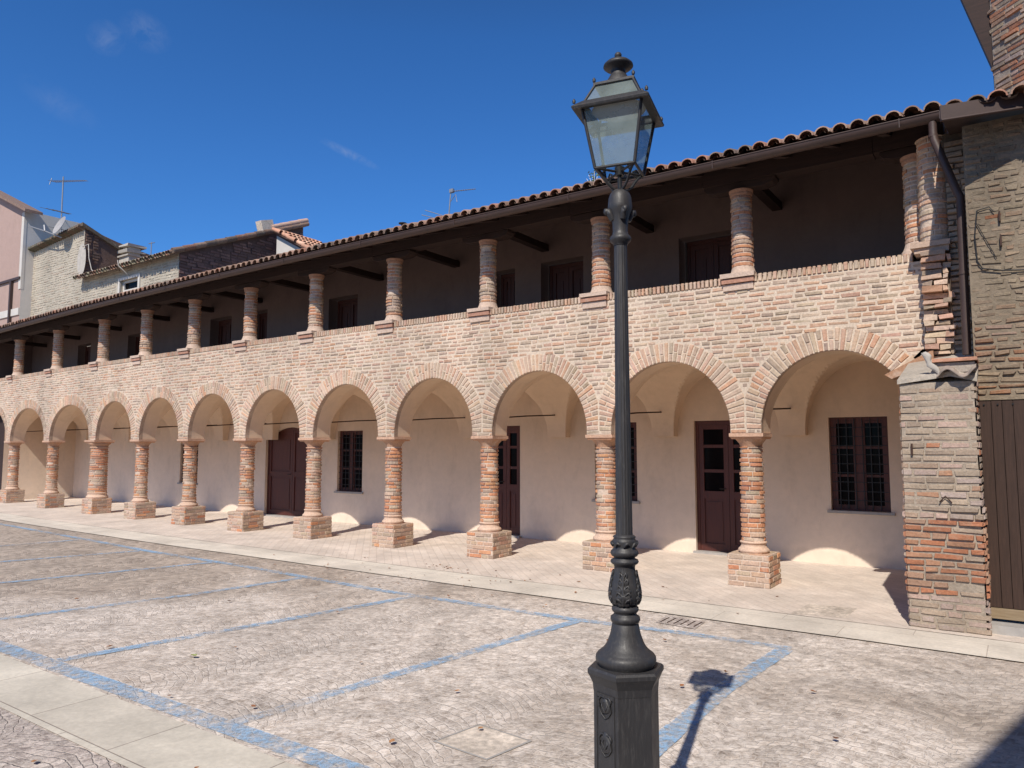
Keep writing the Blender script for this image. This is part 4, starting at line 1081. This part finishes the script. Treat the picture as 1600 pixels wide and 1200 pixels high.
for k in range(2): mb.tube([corner(hB, zB, k), corner(hB, zB, k + 2)], .005, 6)
mb.tube([(LX, LY, zz(275)), (LX, LY, zz(262))], [.018, .020], 12)
mb.build('bracket', M['castiron'], lant)
mb = MB(); mb.lathe([(.11, zBr + .012), (.07, zBr + .014), (.004, zBr + .018)], 20, (1, 1, 1), (LX, LY, 0)); mb.build('reflector', M['white'], lant)

# ------------------------------------------------------------------ houses behind the roof
sh = thing('stone_house', 'pale rubble stone house with oval recess, chimney and dish on its mossy roof', 'house', (-34, 9, 0))
def rubble(mb, x0, x1, z0, z1f, y, step=.5, avoid=None, pal=None, sx=.34, sz=.115):
    pal = pal or [(.45, .39, .30), (.40, .35, .27), (.48, .42, .33), (.36, .31, .24), (.43, .34, .26)]
    z = z0
    while z < z0 + 14:
        x = x0 + R.uniform(-.2, 0)
        while x < x1:
            L = sx * R.uniform(.5, 1.4); u0, u1 = max(x, x0), min(x + L - .018, x1); h = sz * R.uniform(.75, 1.1)
            if u1 - u0 > .06 and z + h < z1f((u0 + u1) / 2) and not (avoid and avoid((u0 + u1) / 2, z)):
                c = R.choice(pal); s = R.uniform(.88, 1.1)
                mb.brick(lambda u, v, hh: (u, y - hh, v), u0, u1, z, z + h - .012, R.uniform(.004, .022), tuple(q * s for q in c), bu=.03, bv=.03, j=.02, base=-.02)
            x += L
        z += sz
        if z > 14: break
SX0, SX1 = -41.2, -33.8
zt1 = lambda x: 11.36 + (x - SX0) * .052
mb = MB(); mb.quad((SX0, 7, 0), (SX1, 7, 0), (SX1, 7, zt1(SX1)), (SX0, 7, zt1(SX0)), (.50, .44, .35))
av1 = lambda x, z: ((x + 33.97) / .43) ** 2 + ((z - 10.35) / .80) ** 2 < 1
rubble(mb, SX0, SX1, 6.5, zt1, 7, avoid=av1)
mb.build('front_wall', M['stonewall'], sh)
mb = MB(); n = 24; mb.add([(-33.97 + .40 * math.cos(2 * PI * k / n), 6.985, 10.35 + .76 * math.sin(2 * PI * k / n)) for k in range(n)], [tuple(range(n))], (.26, .21, .17)); mb.build('oval_recess', M['concrete'], sh)
mb = MB(); mb.quad((SX1, 7, 8), (SX1, 12, 8), (SX1, 12, 10.9), (SX1, 7, zt1(SX1)), (.16, .10, .08))
for k in range(18):
    for q in range(2):
        if R.random() < .85: mb.brick(lambda u, v, hh: (SX1 + hh, u, v), 7.03 + q * .34 + R.uniform(0, .05), 7.03 + q * .34 + R.uniform(.22, .34), 9.3 + k * .135, 9.3 + k * .135 + .10, .04, R.choice([(.20, .12, .09), (.26, .16, .11), (.15, .10, .08)]), j=.01)
mb.build('side_wall', M['darkbrick'], sh)
mb = MB()  # roof slab, thick mossy edge
v_ = [(SX0 - .3, 6.82, 11.40), (SX1 + .15, 6.82, 11.86), (SX1 + .15, 9.3, 10.75), (SX0 - .3, 9.3, 10.8)]
mb.add(v_ + [(x, y, z + .16) for x, y, z in v_], [(0, 1, 2, 3), (4, 5, 6, 7), (0, 1, 5, 4), (1, 2, 6, 5), (2, 3, 7, 6), (3, 0, 4, 7)], (.11, .085, .06))
x = SX0 - .3
while x < SX1 + .1:
    z0 = 11.56 + (x - SX0 + .3) * .0575; mb.tube([(x, 6.70, z0 - .12), (x, 8.5, z0 - .55)], [.09, .08], 7, R.choice([(.13, .105, .07), (.15, .10, .07), (.10, .09, .06)])); x += .2
mb.build('roof', M['tile'], sh)
# lower extension with window and tiled eave, and the dark gable wall
ez = lambda x: 9.43
wx0, wx1, wz0, wz1 = -30.35, -28.87, 7.9, 8.86
mb = MB(); holed(mb, -33.8, -25.9, 0, 9.43, 7.0, [(wx0, wx1, wz0, wz1)], .3, (.50, .44, .35))
rubble(mb, -33.8, -25.9, 7.0, lambda x: 9.43, 7.0, avoid=lambda x, z: wx0 - .3 < x < wx1 + .3 and z < wz1 + .15)
mb.build('extension_wall', M['stonewall'], sh)
w = child('window', sh, ((wx0 + wx1) / 2, 7, wz0))
mb = MB(); 
for a, b, c_, d_ in ((wx0 - .14, wx0, wz0, wz1 + .12), (wx1, wx1 + .14, wz0, wz1 + .12), (wx0, wx1, wz1, wz1 + .12)): mb.box(a, b, 6.94, 7.02, c_, d_)
mb.build('surround', M['white'], w)
mb = MB()
for a, b, c_, d_ in ((wx0, wx0 + .1, wz0, wz1), (wx1 - .1, wx1, wz0, wz1), (wx0 + .1, wx1 - .1, wz1 - .1, wz1), (wx0 + .1, wx1 - .1, wz1 - .52, wz1 - .40), ((wx0 + wx1) / 2 - .05, (wx0 + wx1) / 2 + .05, wz0, wz1 - .52)): mb.box(a, b, 7.10, 7.18, c_, d_)
mb.build('frame', M['white'], w)
mb = MB(); mb.quad((wx0, 7.16, wz0), (wx1, 7.16, wz0), (wx1, 7.16, wz1), (wx0, 7.16, wz1)); mb.build('pane', M['glass'], w)
GY, GZ = 13.1, 12.0
rs = (GZ - 9.45) / (GY - 7.0)
mb = MB(); mb.add([(-25.9, 7, 0), (-25.9, GY, 0), (-25.9, GY, GZ), (-25.9, 7, 9.43)], [(0, 1, 2, 3)], (.13, .075, .06))
z = 7.5
while z < 11.9:
    y = 7.02
    while y < GY:
        L = R.uniform(.2, .5); 
        if z + .12 < 9.4 + (y - 7) * rs: mb.brick(lambda u, v, hh: (-25.9 + hh, u, v), y, min(y + L - .03, GY), z, z + .10, R.uniform(.0, .05), R.choice([(.24, .13, .11), (.20, .11, .10), (.28, .16, .13), (.16, .095, .085)]), j=.02, base=-.01)
        y += L
    z += .125
mb.build('gable_wall', M['darkbrick'], sh)
mb = MB()
ext_z = lambda y: 9.47 + (y - 7.0) * rs
mb.add([(-33.8, 6.6, ext_z(6.6)), (-25.7, 6.6, ext_z(6.6)), (-25.7, GY, ext_z(GY)), (-33.8, GY, ext_z(GY)), (-33.8, 6.6, ext_z(6.6) + .05), (-25.7, 6.6, ext_z(6.6) + .05), (-25.7, GY, ext_z(GY) + .05), (-33.8, GY, ext_z(GY) + .05)], [(0, 1, 2, 3), (4, 5, 6, 7), (0, 1, 5, 4), (1, 2, 6, 5)], (.2, .14, .1))
for i in range(38):
    xc = -33.6 + i * .21
    for r in range(15):
        ya = 6.52 + r * .44 + R.uniform(-.03, .03); c = R.choice(TP + [(.30, .26, .18)] * 4); s = R.uniform(.7, 1.1)
        mb.tube([(xc, ya, ext_z(ya) + .07), (xc, ya + .48, ext_z(ya + .48) + .06)], [.095, .08], 7, tuple(q * s for q in c), False)
for r in range(14):   # verge tiles lying along the gable
    ya = 6.6 + r * .47; c = R.choice(TP); s = 1.1 if r > 9 else .6
    mb.tube([(-25.72, ya, ext_z(ya) + .10), (-25.72, ya + .52, ext_z(ya + .52) + .09)], [.12, .10], 8, tuple(q * s for q in c))
for r in range(4): 
    ya = 11.2 + r * .5; mb.tube([(-25.75, ya, ext_z(ya) + .26), (-25.75, ya + .5, ext_z(ya + .5) + .26)], [.13, .11], 8, (.52, .34, .26))
mb.rbox((-25.9, 11.0, ext_z(11.0) + .38), (.2, .32, .25), Matrix.Rotation(.3, 3, 'X'), (.62, .52, .42))
mb.build('extension_roof', M['tile'], sh)
ch = child('chimney', sh, (-33.4, 9, 9.6))
mb = MB(); mb.box(-33.9, -32.9, 8.6, 9.3, 9.6, 10.72, (1, 1, 1), .02); mb.box(-34.0, -32.8, 8.5, 9.4, 10.72, 10.80, (1, 1, 1), .02); mb.build('stack', M['concrete'], ch)
mb = MB()
for z0 in (10.90, 11.16): mb.box(-34.0, -32.85, 8.5, 9.4, z0 + .03, z0 + .13, (.3, .25, .2), .04)
for z0 in (10.80, 11.03): mb.box(-33.8, -33.6, 8.7, 9.2, z0, z0 + .16); mb.box(-33.2, -33.0, 8.7, 9.2, z0, z0 + .16)
mb.build('cap_stones', M['concrete'], ch)
mb = MB(); mb.tube([(-33.75, 6.9, 10.9), (-33.3, 6.95, 10.95), (-33.2, 6.95, 10.3), (-32.9, 6.95, 9.7), (-32.5, 6.9, 9.55)], .02, 6); mb.build('cable', M['concrete'], sh)
mb = MB(); mb.tube([(-29.6, 6.45, 9.55), (-29.45, 6.4, 9.3), (-29.5, 6.9, 8.95)], .025, 6); mb.build('cable', M['concrete'], sh)

oh = thing('tiled_house', 'white walled outbuilding with bright orange tiled roof beside the dark brick gable', 'house', (-23, 11, 0))
mb = MB(); mb.add([(-25.2, 11.1, 0), (-18.6, 11.1, 0), (-18.6, 11.1, 7.6), (-25.2, 11.1, 11.0)], [(0, 1, 2, 3)]); mb.add([(-18.6, 11.1, 0), (-18.6, 13.2, 0), (-18.6, 13.2, 7.6), (-18.6, 11.1, 7.6)], [(0, 1, 2, 3)]); mb.build('wall', M['white'], oh)
mb = MB()
for i in range(11):
    for r in range(14):
        # roof falls towards +x, courses run down the slope
        x0 = -25.2 + r * .5; z0 = 11.25 - (r * .5) * .52; y0 = 10.9 + i * .22
        c = R.choice([(.60, .30, .19), (.55, .27, .17), (.64, .38, .26), (.50, .26, .17)]); s = R.uniform(.85, 1.15)
        mb.tube([(x0, y0 + (.1 if r % 2 else 0), z0), (x0 + .56, y0 + (.1 if r % 2 else 0), z0 - .25)], [.085, .11], 7, tuple(q * s for q in c), False)
mb.quad((-25.3, 10.85, 11.2), (-18.4, 10.85, 7.62), (-18.4, 13.4, 7.62), (-25.3, 13.4, 11.2), (.2, .12, .09))
mb.build('roof', M['tile'], oh)

ph = thing('pink_house', 'tall pink rendered house with white side wall and overhanging roof at the left edge', 'house', (-43, 8, 0))
mb = MB(); PXE = -39.0
mb.add([(-52, 6.5, 0), (PXE, 6.5, 0), (PXE, 6.5, 13.55), (-46, 6.5, 16.4), (-52, 6.5, 14.0)], [(0, 1, 2, 3, 4)], (1, 1, 1)); mb.build('gable_wall', M['pink'], ph)
mb = MB(); mb.add([(PXE, 6.5, 0), (PXE, 9.2, 0), (PXE, 9.2, 13.5), (PXE, 6.5, 13.5)], [(0, 1, 2, 3)]); mb.box(PXE - .25, PXE + .012, 6.47, 6.6, 9.5, 13.4); mb.build('side_wall', M['white'], ph)
mb = MB()
v_ = [(PXE + 1.0, 6.1, 13.15), (-46, 6.1, 16.5), (-46, 6.9, 16.5), (PXE + 1.0, 6.9, 13.15)]
mb.add(v_ + [(x, y, z + .14) for x, y, z in v_], [(0, 1, 2, 3), (4, 5, 6, 7), (0, 1, 5, 4), (1, 2, 6, 5), (2, 3, 7, 6), (3, 0, 4, 7)], (.22, .14, .11)); mb.build('roof', M['tile'], ph)
mb = MB(); mb.box(-43, PXE - .03, 6.40, 6.5, 10.0, 10.12); mb.box(-40.0, -39.85, 6.36, 6.48, 5, 10.0); mb.build('downpipe', M['copper'], ph)
mb = MB(); mb.box(-41.6, PXE, 6.44, 6.5, 8.2, 8.55); mb.build('string_course', M['white'], ph)

# aerials, dish, flue
def yagi(mb, p, length, dirn, n, el, t=.02):
    p = Vector(p); d_ = Vector(dirn).normalized(); s_ = Vector((-d_.y, d_.x, 0)).normalized() if abs(d_.z) < .9 else Vector((1, 0, 0))
    mb.tube([tuple(p), tuple(p + d_ * length)], t, 5)
    for k in range(n):
        q = p + d_ * (length * (k + .5) / n); e = el * (1 - .5 * k / n); mb.tube([tuple(q - s_ * e), tuple(q + s_ * e)], t * .6, 4)
an = thing('television_aerial', 'tall mast aerial with several yagi arms on the stone house roof', 'aerial', (-38.5, 8, 11.6))
mb = MB(); mb.tube([(-38.55, 8, 11.5), (-38.6, 8, 15.6)], .035, 6); mb.build('mast', M['alu'], an)
mb = MB(); yagi(mb, (-39.9, 8, 15.62), 3.9, (1, 0, -.20), 18, .22, .016); mb.tube([(-39.9, 7.9, 15.42), (-39.9, 8, 15.80)], .02, 5); mb.build('upper_arm', M['alu'], an)
mb = MB(); yagi(mb, (-39.6, 8, 14.0), 1.3, (1, 0, -.25), 3, .7); yagi(mb, (-38.9, 8, 12.9), .9, (1, 0, -.25), 3, .5); mb.build('lower_arm', M['alu'], an)
an = thing('television_aerial', 'short aluminium aerial standing behind the arcade roof near the small flue', 'aerial', (-8.65, 3.0, 6.2))
mb = MB(); mb.tube([(-8.66, 3.0, 6.2), (-8.56, 3.0, 7.25)], .014, 6); mb.build('mast', M['alu'], an)
mb = MB(); yagi(mb, (-8.55, 3.0, 7.27), .68, (1, 0, -.12), 14, .045, .009); mb.tube([(-8.56, 3, 7.05), (-8.42, 3, 7.18), (-8.38, 3, 7.0)], .008, 5); mb.box(-8.58, -8.48, 2.97, 3.03, 7.24, 7.32); mb.build('upper_arm', M['alu'], an)
mb = MB(); mb.tube([(-9.30, 3.0, 6.99), (-8.68, 3.0, 6.73)], .009, 5); mb.tube([(-9.40, 3.0, 6.90), (-8.75, 3.0, 6.66)], .009, 5); mb.build('lower_arm', M['alu'], an)
an = thing('television_aerial', 'thin distant aerial pole above the lower stone house roof', 'aerial', (-33.5, 10, 10.5))
mb = MB(); mb.tube([(-33.5, 10, 10.3), (-33.5, 10, 11.8)], .025, 5); mb.tube([(-33.75, 10, 11.75), (-33.2, 10, 11.72)], .02, 5); mb.tube([(-34.9, 10, 11.2), (-33.5, 10, 10.7)], .012, 4); mb.build('mast', M['alu'], an)
ds = thing('satellite_dish', 'grey satellite dish on the front edge of the stone house roof', 'satellite dish', (-35.2, 6.6, 11.7))
mb = MB(); n = 24; Q = Matrix.Rotation(math.radians(-2), 3, 'Z') @ Matrix.Rotation(math.radians(68), 3, 'X')
vs = []
for r_ in (0, .33, .66, 1.0):
    for k in range(n): vs.append(tuple(Vector((-35.25, 6.6, 12.05)) + Q @ Vector((.48 * r_ * math.cos(2 * PI * k / n), .48 * r_ * math.sin(2 * PI * k / n), .11 * r_ * r_))))
mb.add(vs, [(i * n + k, i * n + (k + 1) % n, (i + 1) * n + (k + 1) % n, (i + 1) * n + k) for i in range(3) for k in range(n)], (1, 1, 1), True); mb.build('reflector', M['dish'], ds)
mb = MB(); mb.tube([(-35.2, 6.6, 11.5), (-36.2, 6.3, 11.9), (-37.6, 6.2, 12.35)], .035, 6); mb.tube([(-36.2, 6.3, 11.9), (-36.3, 6.3, 12.2)], .06, 6); mb.build('arm', M['alu'], ds)
fl = thing('roof_flue', 'small black capped flue pipe poking above the arcade roof tiles', 'flue', (-7.9, .8, 5.6))
mb = MB(); mb.tube([(-7.9, .8, 5.55), (-7.9, .8, 5.86)], .03, 10); mb.build('pipe', M['iron'], fl)
mb = MB(); mb.lathe([(.03, 5.86), (.075, 5.87), (.08, 5.885), (.02, 5.90)], 14, (1, 1, 1), (-7.9, .8, 0)); mb.build('cap', M['iron'], fl)

# weed growing on the roof
wd = thing('roof_weed', 'small green weed sprouting from the roof tiles just left of the lantern', 'plant', (-3.25, -.3, 5.3))
mb = MB()
for k in range(130):
    a = R.uniform(0, 2 * PI); rr = R.uniform(0, .10); h = R.uniform(.02, .26)
    p = Vector((-3.27 + rr * math.cos(a), -.25 + rr * math.sin(a), 5.30 + h)); s = R.uniform(.008, .022)
    d1 = Vector((R.uniform(-1, 1), R.uniform(-1, 1), R.uniform(-.3, 1))).normalized() * s; d2 = d1.cross(Vector((R.uniform(-1, 1), R.uniform(-1, 1), R.uniform(-1, 1)))).normalized() * s * .6
    mb.quad(tuple(p - d1), tuple(p + d2), tuple(p + d1), tuple(p - d2), R.choice([(.07, .12, .03), (.10, .16, .04), (.05, .08, .02)]))
mb.build('foliage', M['green'], wd)
mb = MB()
for k in range(9): mb.tube([(-3.27, -.25, 5.26), (-3.27 + R.uniform(-.1, .1), -.25 + R.uniform(-.08, .08), 5.30 + R.uniform(.1, .22))], .003, 4)
mb.build('stem', M['green'], wd)

# ------------------------------------------------------------------ fallen leaves
def leafmesh(col):
    mb = MB(); n = 6; s = 1.0
    prof = [(0, 0), (.3, .32), (.55, .42), (.8, .28), (1, 0)]
    cur = R.uniform(.15, .5); tw_ = R.uniform(-.3, .3)
    vs = []
    for t, w_ in prof:
        zc_ = cur * (t - .5) ** 2 * 1.2
        vs += [(t - .5, -w_ * .9, zc_ + w_ * cur + tw_ * (t - .5)), (t - .5, 0, zc_), (t - .5, w_ * .9, zc_ + w_ * cur * .8)]
    fs = []
    for i in range(4): fs += [(i * 3, i * 3 + 3, i * 3 + 4, i * 3 + 1), (i * 3 + 1, i * 3 + 4, i * 3 + 5, i * 3 + 2)]
    mb.add(vs, fs, col, True); return mb
LC = [(.32, .13, .05), (.22, .09, .04), (.40, .20, .09), (.16, .08, .05), (.28, .15, .08)]
protos = []
for c in LC + LC[:2]: protos.append(leafmesh(c))
def leaf_at(i, x, y, s, label=None, mbs=None):
    o = protoobj[i].copy(); C.objects.link(o); o.location = (x, y, .004); o.scale = (s, s, s); o.rotation_euler = (R.uniform(-.2, .2), R.uniform(-.2, .2), R.uniform(0, 6.28))
    tag(o, 'small dry brown fallen leaf lying on the sunlit paving', 'leaf', 'dry leaves fallen on the paving'); return o
protoobj = []
spots = [(-5.9, -1.5), (-4.9, -1.0), (-4.4, -1.6), (-3.9, -1.4), (-3.2, -.9), (-2.9, -1.5), (-2.2, -.6), (-1.9, -1.3), (-1.0, -1.5), (-.9, -.4), (-7.5, -2.2), (-6.6, -2.0), (-5.6, -2.2), (-5.1, -2.5), (-4.6, -2.3), (-4.0, -2.5),
         (-3.6, -2.2), (-6.3, -3.3), (-5.2, -3.4), (-5.8, -4.1), (-4.4, -3.8), (-3.2, -3.6), (-2.9, -4.9), (-1.3, -5.45), (-1.85, -5.0), (-.75, -4.6), (-.45, -3.5), (-1.6, -3.2), (-.6, -4.0), (-3.4, -6.2), (-4.1, -5.2), (-5.0, -5.8), (-2.2, -6.75), (-2.75, -6.0), (-1.6, -5.9), (.2, -3.6), (.5, -4.4), (-6.9, -1.0), (-8.3, -1.6), (-3.0, -7.2), (-7.3, -5.0), (-1.2, -2.9)]
for i, mbp in enumerate(protos):
    x, y = spots[i]; o = mbp.build('fallen_leaf', M['leaf']); o.location = (x, y, .004); s = .045; o.scale = (s, s, s); o.rotation_euler = (0, 0, i)
    tag(o, 'small dry brown fallen leaf lying on the sunlit paving', 'leaf', 'dry leaves fallen on the paving'); protoobj.append(o)
for k, (x, y) in enumerate(spots[len(protos):]): leaf_at(R.randrange(len(protoobj)), x, y, R.uniform(.03, .055))
for k in range(55):
    x = R.uniform(-8, -1.4) if k % 2 else R.gauss(-4.6, 1.2); y = R.uniform(-2.4, -.5); leaf_at(R.randrange(len(protoobj)), x, y, R.uniform(.015, .035))
for k in range(22):
    leaf_at(R.randrange(len(protoobj)), R.gauss(-5.35, .16), R.gauss(-.98, .05), R.uniform(.02, .045))
o = leafmesh((.30, .33, .12)).build('fallen_leaf', M['leaf']); o.location = (-4.15, -5.55, .004); o.scale = (.07,) * 3; tag(o, 'larger yellow green fallen leaf on the setts in the second nearest parking bay', 'leaf')

# ------------------------------------------------------------------ camera, light, sky
cam = bpy.data.cameras.new('camera'); co = bpy.data.objects.new('camera', cam); C.objects.link(co)
cam.sensor_width = 36; cam.lens = 1147.77 / 1600 * 36; cam.clip_end = 2000; cam.clip_start = .05
co.location = (1.4795, -9.1249, 1.7)
co.rotation_euler = (PI / 2 + .0851, 0, .6062)
sc.camera = co
EL = math.radians(46.5); sd = Vector((-.245, 1, 0)).normalized()
tosun = Vector((-sd.x * math.cos(EL), -sd.y * math.cos(EL), math.sin(EL)))
sun = bpy.data.lights.new('sun', 'SUN'); sun.energy = 4.8; sun.angle = math.radians(.53); sun.color = (1.0, .935, .84)
so = bpy.data.objects.new('sun', sun); C.objects.link(so); so.rotation_euler = tosun.to_track_quat('Z', 'Y').to_euler(); so.location = (5, -10, 20)
w = bpy.data.worlds.new('World'); sc.world = w; w.use_nodes = True; t = w.node_tree; t.nodes.clear()
out = t.nodes.new('ShaderNodeOutputWorld'); bg = t.nodes.new('ShaderNodeBackground'); sky = t.nodes.new('ShaderNodeTexSky')
sky.sky_type = 'NISHITA'; sky.sun_disc = False; sky.sun_elevation = EL; sky.sun_rotation = math.atan2(tosun.x, tosun.y)
sky.altitude = 300; sky.air_density = 1.0; sky.dust_density = .25; sky.ozone_density = 4.0
tc = t.nodes.new('ShaderNodeTexCoord')
hs = t.nodes.new('ShaderNodeHueSaturation'); hs.inputs['Saturation'].default_value = 1.0; hs.inputs['Value'].default_value = 1.0; t.links.new(sky.outputs[0], hs.inputs['Color'])
# a few thin wisps of high cloud, each at its own bearing in the sky
nz = t.nodes.new('ShaderNodeVectorMath'); nz.operation = 'NORMALIZE'; t.links.new(tc.outputs['Generated'], nz.inputs[0])
cn = noise(t, nz.outputs[0], 38, 6, .65, .5); cw = noise(t, nz.outputs[0], 16, 4, .6)
tot = None
for (dx, dy, dz), rad, amt, ani in (((-.8087, .381, .4483), .020, .17, 1.0), ((-.7857, .4109, .4624), .028, .17, 1.3), ((-.686, .6258, .3711), .046, .20, 7.0), ((-.8549, .3555, .3778), .045, .06, 2.4)):
    D = Vector((dx, dy, dz)).normalized(); h_ = D.cross(Vector((0, 0, 1))).normalized(); v_ = h_.cross(D)
    ca_ = math.radians(-22); A1 = h_ * math.cos(ca_) + v_ * math.sin(ca_); B1 = -h_ * math.sin(ca_) + v_ * math.cos(ca_)
    outs = []
    for ax_, sc__ in ((A1, 1 / rad), (B1, ani / rad)):
        dp = t.nodes.new('ShaderNodeVectorMath'); dp.operation = 'DOT_PRODUCT'; t.links.new(nz.outputs[0], dp.inputs[0]); dp.inputs[1].default_value = tuple(ax_ * sc__)
        outs.append(math_(t, 'POWER', math_(t, 'ABSOLUTE', math_(t, 'ADD', dp.outputs['Value'], math_(t, 'MULTIPLY', math_(t, 'SUBTRACT', cw.outputs['Fac'], .5), .35))), 2.0))
    fr_ = t.nodes.new('ShaderNodeVectorMath'); fr_.operation = 'DOT_PRODUCT'; t.links.new(nz.outputs[0], fr_.inputs[0]); fr_.inputs[1].default_value = tuple(D)
    bl = math_(t, 'MULTIPLY', math_(t, 'SUBTRACT', 1.0, math_(t, 'SQRT', math_(t, 'ADD', outs[0], outs[1])), clamp=True), math_(t, 'GREATER_THAN', fr_.outputs['Value'], 0.0))
    bl = math_(t, 'MULTIPLY', bl, math_(t, 'MULTIPLY', ramp(t, cn.outputs['Fac'], [(.35, 0), (.70, 1)]), amt * 1.8))
    tot = bl if tot is None else math_(t, 'ADD', tot, bl)
tot = math_(t, 'MINIMUM', tot, .5)
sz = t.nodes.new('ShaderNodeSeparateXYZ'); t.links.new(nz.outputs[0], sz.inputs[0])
deep = ramp(t, sz.outputs['Z'], [(.0, (.46, .92, 1.42)), (.35, (.40, .89, 1.42)), (.50, (.36, .84, 1.36)), (.72, (.34, .52, .74)), (1.0, (.30, .44, .62))])  # sky tint, dimmed overhead out of view to lessen the blue fill light
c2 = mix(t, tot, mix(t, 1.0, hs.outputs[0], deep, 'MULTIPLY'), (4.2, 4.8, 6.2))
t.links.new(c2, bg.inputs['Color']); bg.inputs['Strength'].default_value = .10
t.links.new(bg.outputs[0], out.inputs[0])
sc.view_settings.view_transform = 'Standard'; sc.view_settings.look = 'None'; sc.view_settings.exposure = 0; sc.view_settings.gamma = 1
sc.render.engine = 'CYCLES'; sc.cycles.max_bounces = 8; sc.cycles.diffuse_bounces = 5; sc.cycles.transparent_max_bounces = 12
